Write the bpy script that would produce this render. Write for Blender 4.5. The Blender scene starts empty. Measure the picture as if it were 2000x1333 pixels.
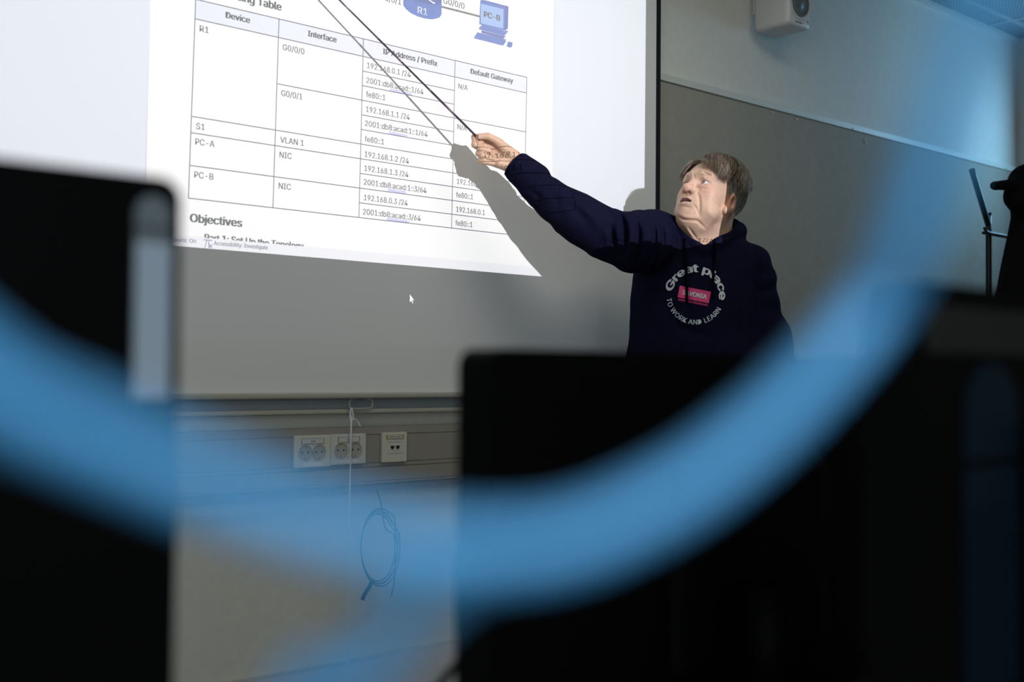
import bpy, bmesh, math, random
import numpy as np
from mathutils import Vector, Matrix
from mathutils.bvhtree import BVHTree

random.seed(7)
RNG = np.random.default_rng(7)
SC = bpy.context.scene
COL = SC.collection

# ------------------------------------------------------------------ camera
F = 2350.0                                    # focal length in pixels of the 2000x1333 frame
_d1 = np.array([2570, 85, F]); _d1 /= np.linalg.norm(_d1)
_up = np.array([.008, -1, 64 / F]); _up /= np.linalg.norm(_up)
_d1 -= _up * _d1.dot(_up); _d1 /= np.linalg.norm(_d1)
_n = np.cross(_up, _d1)
if _n[2] < 0: _n = -_n
R = np.stack([_d1, _n, _up])                  # camera (x right, y down, z forward) -> world
CAM = np.array([0.0, -2.817, 1.05])           # front wall is y = 0, x runs along it, floor is z = 0

def ray(px, py):
    return R @ (np.array([px - 1000, py - 666.5, F]) / F)
def on_wall(px, py, Y=0.0):
    r = ray(px, py); return CAM + r * ((Y - CAM[1]) / r[1])
def at_depth(px, py, d):
    return CAM + ray(px, py) * d
def at_height(px, py, Z):
    r = ray(px, py); return CAM + r * ((Z - CAM[2]) / r[2])

cd = bpy.data.cameras.new('camera'); cam = bpy.data.objects.new('camera', cd); COL.objects.link(cam)
cd.sensor_width = 36; cd.lens = F / 2000 * 36; cd.clip_start = .02
right, upv, back = R @ [1, 0, 0], R @ [0, -1, 0], -(R @ [0, 0, 1])
M = Matrix.Identity(4)
for i in range(3):
    M[i][0], M[i][1], M[i][2], M[i][3] = right[i], upv[i], back[i], CAM[i]
cam.matrix_world = M
cd.dof.use_dof = True; cd.dof.focus_distance = 3.7; cd.dof.aperture_fstop = 2.8
SC.camera = cam

# ------------------------------------------------------------------ world, lights, exposure
SC.view_settings.view_transform = 'Standard'; SC.view_settings.look = 'None'
SC.view_settings.gamma = 1; SC.view_settings.use_curve_mapping = False
SC.view_settings.exposure = 0.0
w = bpy.data.worlds.new('dim_room'); SC.world = w; w.use_nodes = True
w.node_tree.nodes['Background'].inputs[0].default_value = (.5, .55, .6, 1)
w.node_tree.nodes['Background'].inputs[1].default_value = 0.02

PROJ = np.array([1.88, -3.88, 2.21])          # lamp of the ceiling projector
def lamp(name, kind, loc, energy, color, target=None, **kw):
    l = bpy.data.lights.new(name, kind); l.energy = energy; l.color = color
    for k, v in kw.items(): setattr(l, k, v)
    o = bpy.data.objects.new(name, l); COL.objects.link(o); o.location = loc
    if target is not None:
        o.rotation_euler = (Vector(target) - Vector(loc)).to_track_quat('-Z', 'Y').to_euler()
    return o
lamp('projector_beam', 'SPOT', PROJ, 610, (1.0, .99, 1.0), (2.045, 0, 1.9), spot_size=math.radians(75), spot_blend=0.0, shadow_soft_size=0.0)
# daylight of the window in the right wall, cool against the warm white balance
lamp('window_daylight', 'AREA', (6.06, -.66, 2.25), 12, (.30, .66, 1.0), (5.0, -.60, 2.2), shape='RECTANGLE', size=.5, size_y=.5)
# added dim fill behind the camera, lifts the room's ambient level
lamp('rear_fill', 'AREA', (1.5, -6.4, 1.6), 6, (1.0, .96, .84), (1.5, 0, 1.6), shape='RECTANGLE', size=8.6, size_y=2.2)
# added broad soft fill from the left, brightens the screen beside the man
lamp('left_fill', 'AREA', (-2.9, -3.0, 1.8), 64, (.90, 1.0, 1.0), (3.0, -1.6, 1.6), shape='RECTANGLE', size=4.5, size_y=1.9)
# added cool fill close to the camera, brightens the blue cable
_gl = CAM + R @ np.array([.46, -.20, -.20])
lamp('cable_fill', 'AREA', _gl, 2.7, (.85, .95, 1.0), CAM + R @ np.array([0, .02, .18]), shape='RECTANGLE', size=.3, size_y=.2)
# two rows of dimmed ceiling luminaires
for _x, _y, _e in ((.7, -1.5, 5), (2.9, -1.2, 10.5), (.7, -4.2, 3), (2.7, -4.2, 3)):
    lamp('ceiling_luminaire', 'AREA', (_x, _y, 2.76), _e, (1.0, .97, .87), (_x, _y, 0), shape='RECTANGLE', size=1.2, size_y=.6)

# ------------------------------------------------------------------ helpers
def mat(name, color, rough=.6, metal=0.0, spec=.5, bump=None, vary=0.0, attr=None, sheen=0.0, coat=0.0, scale=30.0):
    m = bpy.data.materials.new(name); m.use_nodes = True
    nt = m.node_tree; b = nt.nodes['Principled BSDF']
    b.inputs['Base Color'].default_value = (*color, 1); b.inputs['Roughness'].default_value = rough
    b.inputs['Metallic'].default_value = metal; b.inputs['Specular IOR Level'].default_value = spec
    if sheen: b.inputs['Sheen Weight'].default_value = sheen
    if coat: b.inputs['Coat Weight'].default_value = coat
    tc = nt.nodes.new('ShaderNodeTexCoord')
    src = None
    if attr:
        a = nt.nodes.new('ShaderNodeAttribute'); a.attribute_name = attr; src = a.outputs['Color']
        nt.links.new(src, b.inputs['Base Color'])
    if vary:
        n = nt.nodes.new('ShaderNodeTexNoise'); n.inputs['Scale'].default_value = scale; n.inputs['Detail'].default_value = 6
        nt.links.new(tc.outputs['Object'], n.inputs['Vector'])
        r = nt.nodes.new('ShaderNodeMapRange'); r.inputs['From Min'].default_value = .3; r.inputs['From Max'].default_value = .7
        r.inputs['To Min'].default_value = 1 - vary; r.inputs['To Max'].default_value = 1 + vary
        nt.links.new(n.outputs['Fac'], r.inputs['Value'])
        mx = nt.nodes.new('ShaderNodeVectorMath'); mx.operation = 'SCALE'
        if src: nt.links.new(src, mx.inputs[0])
        else: mx.inputs[0].default_value = color
        nt.links.new(r.outputs[0], mx.inputs['Scale']); nt.links.new(mx.outputs[0], b.inputs['Base Color'])
    if bump:
        kind, sc, strength = bump
        if kind == 'weave':
            t = nt.nodes.new('ShaderNodeTexNoise'); mp = nt.nodes.new('ShaderNodeMapping')
            mp.inputs['Scale'].default_value = (1, 1, 1); t.inputs['Scale'].default_value = sc; t.inputs['Detail'].default_value = 3
            nt.links.new(tc.outputs['Object'], mp.inputs[0]); nt.links.new(mp.outputs[0], t.inputs['Vector']); o = t.outputs['Fac']
        else:
            t = nt.nodes.new('ShaderNodeTexNoise'); t.inputs['Scale'].default_value = sc; t.inputs['Detail'].default_value = 5
            nt.links.new(tc.outputs['Object'], t.inputs['Vector']); o = t.outputs['Fac']
        bp = nt.nodes.new('ShaderNodeBump'); bp.inputs['Strength'].default_value = strength; bp.inputs['Distance'].default_value = .002
        nt.links.new(o, bp.inputs['Height']); nt.links.new(bp.outputs[0], b.inputs['Normal'])
    return m

def film(name, color):                         # dyed transparent film of the projector's slide
    m = bpy.data.materials.new(name); m.use_nodes = True; nt = m.node_tree
    nt.nodes.remove(nt.nodes['Principled BSDF'])
    t = nt.nodes.new('ShaderNodeBsdfTransparent'); t.inputs[0].default_value = (*color, 1)
    nt.links.new(t.outputs[0], nt.nodes['Material Output'].inputs[0])
    return m

MW = {
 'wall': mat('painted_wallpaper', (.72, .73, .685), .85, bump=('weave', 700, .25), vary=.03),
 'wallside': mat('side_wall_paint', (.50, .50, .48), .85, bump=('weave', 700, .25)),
 'ceil': mat('ceiling_steel', (.30, .33, .36), .6),
 'plenum': mat('dark_plenum', (.05, .06, .07), .9),
 'floor': mat('grey_linoleum', (.22, .22, .21), .5, vary=.08),
 'pin': mat('grey_pinboard', (.34, .33, .285), .9, bump=('weave', 900, .3), vary=.04),
 'alu': mat('painted_strip', (.62, .64, .60), .45),
 'screen': mat('matte_white_fabric', (.80, .80, .80), .95, spec=.1, bump=('noise', 900, .08)),
 'black': mat('black_fabric_border', (.008, .008, .009), .8, spec=.2),
 'bar': mat('cream_bar', (.42, .42, .36), .5),
 'wbs': mat('whiteboard_enamel', (.36, .41, .46), .25),
 'trunk': mat('grey_trunking', (.30, .285, .255), .45, vary=.03),
 'plate': mat('ivory_plastic', (.62, .62, .53), .35),
 'plate2': mat('white_plastic', (.60, .60, .58), .35),
 'hole': mat('dark_hole', (.01, .01, .012), .6),
 'amber': mat('amber_label_holder', (.45, .28, .10), .4),
 'cord': mat('white_string', (.70, .75, .78), .8),
 'spk': mat('white_speaker_paint', (.62, .62, .62), .4),
 'cone': mat('grey_driver', (.12, .13, .13), .5),
 'metalblk': mat('black_steel_tube', (.006, .007, .009), .42, spec=.35),
 'coat': mat('black_wool', (.004, .004, .005), .95, spec=.1),
 'plast': mat('black_plastic', (.0022, .0022, .0026), .6, spec=.06, bump=('noise', 900, .1)),
 'plastg': mat('black_gloss_plastic', (.0025, .012, .024), .4, spec=.1),
 'vent': mat('slate_vent_plastic', (.55, .66, .80), .45),
 'ventcap': mat('dark_vent_cap', (.16, .20, .23), .4),
 'blue': mat('blue_cable_jacket', (.095, .46, .93), .45),
 'rubber': mat('black_cable_jacket', (.02, .022, .026), .5),
 'desk': mat('grey_laminate', (.18, .18, .18), .5, vary=.05),
 'white': mat('white_casing', (.7, .7, .7), .4),
}

def tag(o, label, cat, group=None, kind=None):
    o['label'] = label; o['category'] = cat
    if group: o['group'] = group
    if kind: o['kind'] = kind
    return o
def structure(o, label=None):
    o['kind'] = 'structure'
    if label: o['label'] = label
    return o
def link(name, me, m=None, parent=None, smooth=False):
    o = bpy.data.objects.new(name, me); COL.objects.link(o)
    if m is not None:
        for x in (m if isinstance(m, (list, tuple)) else [m]): me.materials.append(x)
    if parent is not None:
        o.parent = parent; o.matrix_parent_inverse = parent.matrix_world.inverted()
    if smooth:
        me.polygons.foreach_set('use_smooth', [True] * len(me.polygons))
    me.update()
    return o
def thing(name, loc, label, cat, group=None):
    o = bpy.data.objects.new(name, None); COL.objects.link(o); o.location = loc; o.empty_display_size = .05
    tag(o, label, cat, group); bpy.context.view_layer.update(); return o

class MB:
    """collects simple shapes into one mesh"""
    def __init__(s): s.bm = bmesh.new()
    def box(s, lo, hi, bevel=0.0, rot=None, segs=2):
        lo, hi = np.array(lo, float), np.array(hi, float)
        t = bmesh.new(); bmesh.ops.create_cube(t, size=1)
        for v in t.verts: v.co = Vector((lo + hi) / 2 + np.array(v.co) * (hi - lo))
        if bevel: bmesh.ops.bevel(t, geom=list(t.edges), offset=bevel, segments=segs, affect='EDGES', profile=.6)
        s._add(t, rot); return s
    def _add(s, t, rot=None):
        if rot is not None: bmesh.ops.transform(t, matrix=rot, verts=t.verts)
        me = bpy.data.meshes.new('tmp'); t.to_mesh(me); t.free(); s.bm.from_mesh(me); bpy.data.meshes.remove(me)
    def tube(s, pts, r, n=12, cap=True):
        pts = [Vector(p) for p in pts]; rs = r if hasattr(r, '__len__') else [r] * len(pts)
        rings = []; prev = None
        for i, p in enumerate(pts):
            d = (pts[min(i + 1, len(pts) - 1)] - pts[max(i - 1, 0)]).normalized()
            if prev is None:
                a = d.orthogonal().normalized()
            else:
                a = (prev - d * prev.dot(d)).normalized()
            prev = a; b = d.cross(a)
            rings.append([s.bm.verts.new(p + (a * math.cos(2 * math.pi * k / n) + b * math.sin(2 * math.pi * k / n)) * rs[i]) for k in range(n)])
        for i in range(len(rings) - 1):
            for k in range(n):
                s.bm.faces.new((rings[i][k], rings[i][(k + 1) % n], rings[i + 1][(k + 1) % n], rings[i + 1][k]))
        if cap:
            s.bm.faces.new(rings[0][::-1]); s.bm.faces.new(rings[-1])
        return s
    def disc(s, c, axis, prof, n=40):
        """lathe a profile [(radius, height)] about axis at c"""
        ax = Vector(axis).normalized(); a = ax.orthogonal().normalized(); b = ax.cross(a); c = Vector(c); rings = []
        for r, h in prof:
            rings.append([s.bm.verts.new(c + ax * h + (a * math.cos(2 * math.pi * k / n) + b * math.sin(2 * math.pi * k / n)) * max(r, 1e-5)) for k in range(n)])
        for i in range(len(rings) - 1):
            for k in range(n):
                s.bm.faces.new((rings[i][k], rings[i][(k + 1) % n], rings[i + 1][(k + 1) % n], rings[i + 1][k]))
        s.bm.faces.new(rings[0][::-1]); s.bm.faces.new(rings[-1]); return s
    def poly(s, pts):
        s.bm.faces.new([s.bm.verts.new(Vector(p)) for p in pts]); return s
    def prism(s, pts, d):
        d = Vector(d); a = [s.bm.verts.new(Vector(p)) for p in pts]; b = [s.bm.verts.new(Vector(p) + d) for p in pts]
        s.bm.faces.new(a); s.bm.faces.new(b[::-1]); n = len(a)
        for i in range(n): s.bm.faces.new((a[i], b[i], b[(i + 1) % n], a[(i + 1) % n]))
        return s
    def raw(s, V, P):
        vs = [s.bm.verts.new(Vector(v)) for v in V]
        for p in P:
            try: s.bm.faces.new([vs[i] for i in p])
            except ValueError: pass
        return s
    def make(s, name, m, parent=None, smooth=False, normals=True):
        if normals: bmesh.ops.recalc_face_normals(s.bm, faces=s.bm.faces)
        me = bpy.data.meshes.new(name); s.bm.to_mesh(me); s.bm.free()
        o = link(name, me, m, parent, smooth)
        if smooth == 'auto':
            me.set_sharp_from_angle(angle=math.radians(38))
        return o

def spline(pts, n=12):
    """Catmull-Rom through points"""
    P = np.array(pts, float); P = np.vstack([2 * P[0] - P[1], P, 2 * P[-1] - P[-2]]); out = []
    for i in range(1, len(P) - 2):
        for t in np.linspace(0, 1, n, endpoint=False):
            a, b, c, d = P[i - 1], P[i], P[i + 1], P[i + 2]
            out.append(.5 * (2 * b + (c - a) * t + (2 * a - 5 * b + 4 * c - d) * t * t + (3 * b - a - 3 * c + d) * t ** 3))
    out.append(P[-2]); return np.array(out)

_txt = {}
FONT = None
try:                                           # lettering face that ships inside Blender itself
    import os
    FONT = bpy.data.fonts.load(os.path.join(bpy.utils.system_resource('DATAFILES', path='fonts'), 'Inter.woff2'))
except Exception: FONT = None
def text_mesh(s, bold=0.0, res=3):
    """flat text outline: (verts Nx2, polygons), baseline at y=0, capital height 1"""
    k = (s, bold, res)
    if k in _txt: return _txt[k]
    def get(body, off):
        cu = bpy.data.curves.new('t', 'FONT'); cu.body = body; cu.size = 1; cu.resolution_u = res
        if FONT: cu.font = FONT
        ob = bpy.data.objects.new('t', cu); COL.objects.link(ob); bpy.context.view_layer.update()
        me = bpy.data.meshes.new_from_object(ob.evaluated_get(bpy.context.evaluated_depsgraph_get()))
        V = np.array([v.co[:2] for v in me.vertices]); Pg = [tuple(p.vertices) for p in me.polygons]
        bpy.data.objects.remove(ob); bpy.data.curves.remove(cu); bpy.data.meshes.remove(me); return V, Pg
    if 'cap' not in _txt: _txt['cap'] = get('H', 0)[0][:, 1].max()
    V, Pg = get(s, 0); V = V / _txt['cap']; V[:, 0] -= V[:, 0].min()
    n = len(V); VV, PP = [], []                # heavier strokes by overlaying shifted outlines
    sh = [(-.03, 0), (0, 0), (.03, 0)] if bold < .015 else [(-.08, 0), (-.03, 0), (.03, 0), (.08, 0)] if bold < .03 else [(-.07, 0), (0, .035), (0, -.035), (.07, 0)]
    for i, o in enumerate(sh): VV.append(V + np.array(o)); PP += [tuple(j + i * n for j in p) for p in Pg]
    V, Pg = np.vstack(VV), PP
    _txt[k] = (V, Pg); return _txt[k]

# ------------------------------------------------------------------ room shell
XL, XR, YB, H = -3.0, 6.11, -6.6, 2.806
def slab(name, lo, hi, m): return structure(MB().box(lo, hi).make(name, m))
slab('wall_front', (XL - .1, 0, -.05), (XR + .1, .12, H + .5), MW['wall'])
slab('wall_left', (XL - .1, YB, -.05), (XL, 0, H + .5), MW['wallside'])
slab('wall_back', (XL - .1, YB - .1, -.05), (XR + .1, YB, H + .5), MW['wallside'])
slab('floor', (XL, YB, -.05), (XR, 0, 0), MW['floor'])
wr = MB()   # right wall with the window opening
wy0, wy1, wz0, wz1 = -1.35, -.30, 1.35, 2.55
wr.box((XR, YB, -.05), (XR + .1, wy0, H + .5)).box((XR, wy1, -.05), (XR + .1, 0, H + .5)).box((XR, wy0, -.05), (XR + .1, wy1, wz0)).box((XR, wy0, wz1), (XR + .1, wy1, H + .5))
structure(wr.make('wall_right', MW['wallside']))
wf = MB()
for a, b in (((XR, wy0, wz0), (XR + .1, wy0 + .06, wz1)), ((XR, wy1 - .06, wz0), (XR + .1, wy1, wz1)), ((XR, wy0 + .06, wz0), (XR + .1, wy1 - .06, wz0 + .06)), ((XR, wy0 + .06, wz1 - .06), (XR + .1, wy1 - .06, wz1))):
    wf.box(a, b)
win = structure(wf.make('window_1', MW['white']))
MB().box((XR + .05, wy0 + .06, wz0 + .06), (XR + .056, wy1 - .06, wz1 - .06)).make('pane', mat('window_glass', (.5, .7, .9), .1), win)
# ceiling: expanded-metal panels in a lay-in grid
cm = bpy.data.materials.new('expanded_metal'); cm.use_nodes = True; nt = cm.node_tree; b = nt.nodes['Principled BSDF']
b.inputs['Roughness'].default_value = .45
tc = nt.nodes.new('ShaderNodeTexCoord'); sx = nt.nodes.new('ShaderNodeSeparateXYZ'); nt.links.new(tc.outputs['Object'], sx.inputs[0])
def mnode(op, a, bb):
    n = nt.nodes.new('ShaderNodeMath'); n.operation = op
    for i, v in enumerate((a, bb)):
        if isinstance(v, (int, float)): n.inputs[i].default_value = v
        elif v is not None: nt.links.new(v, n.inputs[i])
    return n.outputs[0]
u = mnode('MULTIPLY', sx.outputs[0], 1 / .030); v = mnode('MULTIPLY', sx.outputs[1], 1 / .016)
def tri(x): return mnode('ABSOLUTE', mnode('SUBTRACT', mnode('FRACT', x, None), .5), None)
wire = mnode('GREATER_THAN', mnode('MAXIMUM', tri(mnode('ADD', u, v)), tri(mnode('SUBTRACT', u, v))), .40)
mix = nt.nodes.new('ShaderNodeMix'); mix.data_type = 'RGBA'
nt.links.new(wire, mix.inputs['Factor']); mix.inputs['A'].default_value = (.055, .07, .085, 1); mix.inputs['B'].default_value = (.30, .33, .36, 1)
nt.links.new(mix.outputs['Result'], b.inputs['Base Color'])
structure(MB().box((XL, YB, H), (XR, 0, H + .05)).make('ceiling', cm))
g1 = at_height(1950, 23.5, H); g2 = at_height(1965, 40.5, H)
gb = MB(); sy = abs(g1[1] + .012)
for k in range(1, 12): gb.box((XL, g1[1] + .012 - (k - 1) * .6 - .012, H - .006), (XR, g1[1] + .012 - (k - 1) * .6 + .012, H))
for k in range(-2, 6): gb.box((g2[0] - .012 - k * 1.2, YB, H - .005), (g2[0] + .012 - k * 1.2, 0, H))
structure(gb.make('trim_1', MW['ceil']))
structure(MB().box((XL, -.022, H - .02), (XR, 0, H), .002).make('trim_2', MW['alu']))
structure(MB().box((XL, -.014, 0), (XR, 0, .245), .003).make('baseboard_front', MW['bar']))

# ------------------------------------------------------------------ things on the front wall
YS = -.05                                     # plane of the screen fabric
# grey pinboard right of the screen
t = thing('pinboard', (4.6, 0, 1.0), 'wide grey pinboard on the wall behind the man and right of the screen', 'pinboard')
pz = on_wall(1640, 248.3, -.014)[2]; pxr = on_wall(1979.9, 337, -.014)[0]
MB().box((3.05, -.014, .95), (pxr, -.0015, pz)).make('panel', MW['pin'], t)
MB().box((3.05, -.022, pz), (pxr + .02, -.0015, pz + .026), .002).make('top_strip', MW['alu'], t)['label'] = 'pale metal strip along the top edge'
MB().box((pxr, -.022, .95), (pxr + .02, -.0015, pz - .0005), .002).make('side_strip', MW['alu'], t)
for q in ((1507, 220), (1555.5, 234), (1689, 272), (1689.5, 279)):
    p = on_wall(*q, -.014)
    MB().disc(p, (0, -1, 0), [(.0045, 0), (.0045, .004), (.003, .006)], 12).make('screw', MW['alu'], t, True)
for q in ((1665, 251.5), (1965, 329.5)):
    p = on_wall(*q, -.022)
    MB().disc(p, (0, -1, 0), [(.004, 0), (.003, .0012)], 12).make('screw', MW['trunk'], t, True)

# whiteboard whose lower frame shows under the screen
t = thing('whiteboard', (2.0, 0, .9), 'whiteboard behind the screen, only its lower edge and ledge showing', 'whiteboard')
zl = on_wall(758, 801, -.045)[2]
MB().box((.3, -.02, zl), (3.02, -.0015, 2.2)).make('panel', MW['wbs'], t)
MB().box((.3, -.045, zl - .008), (3.02, -.0015, zl + .004), .003).make('ledge', MW['bar'], t)

# pull-down screen
t = thing('projection_screen', (2.0, YS, .93), 'large white pull-down projection screen showing a network addressing table', 'projection screen')
sr = on_wall(1281, 250, YS)[0]; sb = on_wall(1289.6, 250, YS)[0]
zb1 = on_wall(660, 767, YS)[2]; zb0 = on_wall(660, 779, YS)[2]
MB().box((.80, YS, zb1), (sr, YS + .001, 2.66)).make('screen_fabric', MW['screen'], t)
MB().box((sr, YS - .0005, zb1), (sb, YS + .001, 2.66)).make('edge_border', MW['black'], t)['label'] = 'black border along one edge of the fabric'
MB().box((.78, YS, zb1), (.80, YS + .001, 2.66)).make('edge_border', MW['black'], t)
MB().box((.76, YS - .014, zb0), (sb + .01, YS + .014, zb1), .006, segs=3).make('bottom_bar', MW['bar'], t, True)
MB().box((.70, YS - .05, 2.66), (sb + .06, YS + .045, 2.77), .015, segs=3).make('roller_case', MW['white'], t)
ha = [on_wall(*q, YS) for q in ((692, 780.5), (684.5, 782), (682.2, 786), (682.8, 796), (686, 799), (724, 797.8), (727, 795), (727.5, 784), (725, 780.5), (716, 779))]
MB().tube(ha, .0022, 8).make('pull_handle', MW['bar'], t, True)
# string tied to the handle
zc = on_wall(686, 797, YS)
pts = [on_wall(x, y, q) for x, y, q in ((686, 797, YS), (685.5, 815, -.058), (685.8, 830, -.068), (685, 860, -.078), (684, 920, -.078), (682.5, 1000, -.076), (680.5, 1200, -.074), (678, 1333, -.072))]
t = MB(); t.tube(spline(pts + [pts[-1] + np.array([0, 0, -.09])], 6), .0022, 8)
t.tube(spline([on_wall(x, y, YS - .010) for x, y in ((687, 797), (689.5, 808), (689.5, 818), (687, 824), (684, 818), (683.8, 806), (686, 797.5))], 6), .0019, 8)
t.tube(spline([on_wall(x, y, YS - .014) for x, y in ((686.5, 820), (692, 819.5), (698, 823), (701.5, 830), (705, 833))], 5), .0019, 8)
t.disc(on_wall(686.3, 822, -.062), (0, 0, 1), [(.002, -.006), (.0042, -.003), (.0042, .003), (.002, .006)], 10)
tag(t.make('pull_cord', MW['cord'], None, True), 'thin white string tied to the screen handle and hanging straight down', 'cord')

# trunking with grooves
def zt(px, py): return on_wall(px, py, -.06)[2]
z = [zt(755, 834), zt(755, 848.3), zt(833, 898.8), zt(759, 911), zt(827, 934), zt(827, 938), zt(870, 951)]
t = thing('cable_trunking', (2.0, 0, z[-1]), 'long grey wall trunking under the screen carrying the sockets', 'cable trunking')
prof = [(-.0015, z[0]), (-.06, z[0])]
for k in (1, 2, 3, 4): prof += [(-.06, z[k] + .0009), (-.055, z[k] + .0009), (-.055, z[k] - .0009), (-.06, z[k] - .0009)]
prof += [(-.06, z[5]), (-.048, z[5] - .006), (-.045, z[6]), (-.0015, z[6])]
MB().prism([(XL + .02, y, zz) for y, zz in prof], (6.05 - XL, 0, 0)).make('trunking_profile', MW['trunk'], t)

def plate_box(x0, x1, z0, z1, y, th=.009): return MB().box((x0, y - th, z0), (x1, y + .0, z1), .0022, segs=2)
def socket_unit(pl, pr, py, label, two, note):
    """schuko pair between image columns"""
    a = on_wall(pl, py, -.066); bq = on_wall(pr, py, -.066)
    x0, x1 = a[0], bq[0]
    return x0, x1
def to_x(px, py, Y=-.069): return on_wall(px, py, Y)
def put_text(mb, s, x, z0, y, cap, bold=0.0, maxw=None, center=True):
    V, Pg = text_mesh(s, bold, 2); wdt = V[:, 0].max() * cap
    k = 1 if not maxw or wdt < maxw else maxw / wdt
    xx = x - wdt * k / 2 if center else x
    mb.raw([(xx + v[0] * cap * k, y, z0 + v[1] * cap) for v in V], Pg)
for nm, q, centers, zrow, lab, mt in (
    ('left', (575.2, 645.8, 852.8, 913.6), ((596, 885), (623, 883)), 0, 'ivory double power socket at the left of the pair, string-free', 'plate'),
    ('right', (646.6, 715, 849.3, 908.5), ((665.5, 880.5), (694, 878.5)), 0, 'whiter double power socket crossed by the hanging white string', 'plate2')):
    ya = -.069
    p0 = to_x(q[0], (q[2] + q[3]) / 2); p1 = to_x(q[1], (q[2] + q[3]) / 2 - 2)
    zc_ = (p0[2] + p1[2]) / 2; hh = (q[3] - q[2]) / 2 / 700 * .985
    t = thing('power_socket', ((p0[0] + p1[0]) / 2, -.06, zc_), lab, 'power socket', 'double power sockets on the trunking')
    MB().box((p0[0], ya, zc_ - hh), (p1[0], -.06, zc_ + hh), .0022).make('cover_plate', MW[mt], t)
    for c in centers:
        cc = on_wall(*c, ya)
        cc = np.array([cc[0], ya, zc_ - .002])
        so = MB().disc(cc, (0, -1, 0), [(.0206, -.0005), (.0206, .0028), (.0194, .0028), (.0182, .0006), (.0, .0006)], 36).make('socket_well', mat('socket_well', (.40, .40, .36), .4), t, 'auto')  # darker tone stands in for the shade of a recess
        for dx in (-.0095, .0095):
            MB().disc(cc + np.array([dx, -.0000, 0]) , (0, -1, 0), [(.0026, .0004), (.0026, .0010)], 14).make('pin_hole', MW['hole'], so)
        for sg in (1, -1): MB().box((cc[0] - .002, ya - .0024, cc[2] + sg * .0175 - .0022), (cc[0] + .002, ya - .0004, cc[2] + sg * .0175 + .0022)).make('earth_clip', MW['amber'], so)
    cx = (p0[0] + p1[0]) / 2
    la = MB().box((cx - .034, ya - .0012, zc_ + hh - .022), (cx + .034, ya, zc_ + hh - .0085), .0005).make('label_strip', MW['plate2'], t)
    k = MB()
    for a, bq in (((-.035, -.0228), (.035, -.0222)), ((-.035, -.0083), (.035, -.0077)), ((-.0352, -.0228), (-.0346, -.0077)), ((.0346, -.0228), (.0352, -.0077))):
        k.box((cx + a[0], ya - .0014, zc_ + hh + a[1]), (cx + bq[0], ya - .0004, zc_ + hh + bq[1]))
    put_text(k, 'S76', cx + .001, zc_ + hh - .0185, ya - .0016, .0055, .01)
    k.make('label_lettering', MW['cone'], la)
    MB().box((cx - .03, ya - .0006, zc_ - hh + .004), (cx + .03, ya, zc_ - hh + .0125)).make('sticker', MW['white'], t)
# data socket
p0 = to_x(747, 875); p1 = to_x(795, 873); ya = -.069
zc_ = (to_x(771, 874)[2]); hh = 57.5 / 2 / 672 * .985; cx = (p0[0] + p1[0]) / 2
t = thing('data_socket', (cx, -.06, zc_), 'ivory network socket plate with two data jacks and an amber label frame', 'network socket')
MB().box((p0[0], ya, zc_ - hh), (p1[0], -.06, zc_ + hh), .0022).make('cover_plate', MW['plate'], t)
lf = MB().box((cx - .031, ya - .0014, zc_ + hh - .019), (cx + .031, ya, zc_ + hh - .0065), .0005).make('label_frame', MW['amber'], t)
MB().box((cx - .025, ya - .002, zc_ + hh - .0175), (cx + .025, ya - .001, zc_ + hh - .008)).make('label_paper', MW['plate2'], lf)
k = MB(); put_text(k, 'H902.0-01/02', cx, zc_ + hh - .0148, ya - .0022, .0042, .012, .042); k.make('label_lettering', MW['cone'], lf)
for zz in (zc_ + .014, zc_ - .018): MB().box((cx - .027, ya - .0005, zz), (cx + .027, ya + .001, zz + .0007)).make('seam', MW['cone'], t)
for dx in (-.0095, .0095):
    jc = MB().box((cx + dx - .009, ya - .0012, zc_ - .008), (cx + dx + .009, ya, zc_ + .009), .0006).make('data_jack', MW['plate'], t)
    MB().prism([(cx + dx - .0062, ya - .0014, zc_ - .003), (cx + dx - .0062, ya - .0014, zc_ + .0045), (cx + dx + .0062, ya - .0014, zc_ + .0045), (cx + dx + .0062, ya - .0014, zc_ - .003), (cx + dx + .003, ya - .0014, zc_ - .003), (cx + dx + .003, ya - .0014, zc_ - .006), (cx + dx - .003, ya - .0014, zc_ - .006), (cx + dx - .003, ya - .0014, zc_ - .003)], (0, .0008, 0)).make('jack_opening', MW['hole'], jc)

# black cable hung in loops below the trunking
t = MB()
def W(x, y, Y): return on_wall(x, y, Y)
pth = [W(731, 952, -.02), W(737, 962, -.05), W(744, 985, -.055), W(752, 1030, -.05)]
for k in range(3):
    for a in np.linspace(0, 2 * math.pi, 18, endpoint=False):
        pth.append(W(738 + 2.5 * k + (33 + 2.5 * k) * math.sin(a + 1.2), 1070 - (66 + 5 * k) * math.cos(a + 1.2), -.05 - .006 * k - .01 * math.sin(a)))
pth += [W(771, 1100, -.06), W(769, 1140, -.05), W(764, 1166, -.045)]
t.tube(spline(pth, 4), .0021, 8)
t.tube(spline([W(727, 1132, -.055), W(722, 1145, -.05), W(712, 1162, -.045), W(708, 1172, -.04)], 5), .0055, 8)
tag(t.make('network_cable', MW['rubber'], None, True), 'dark cable looped in a coil and hung below the wall trunking', 'cable')

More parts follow.
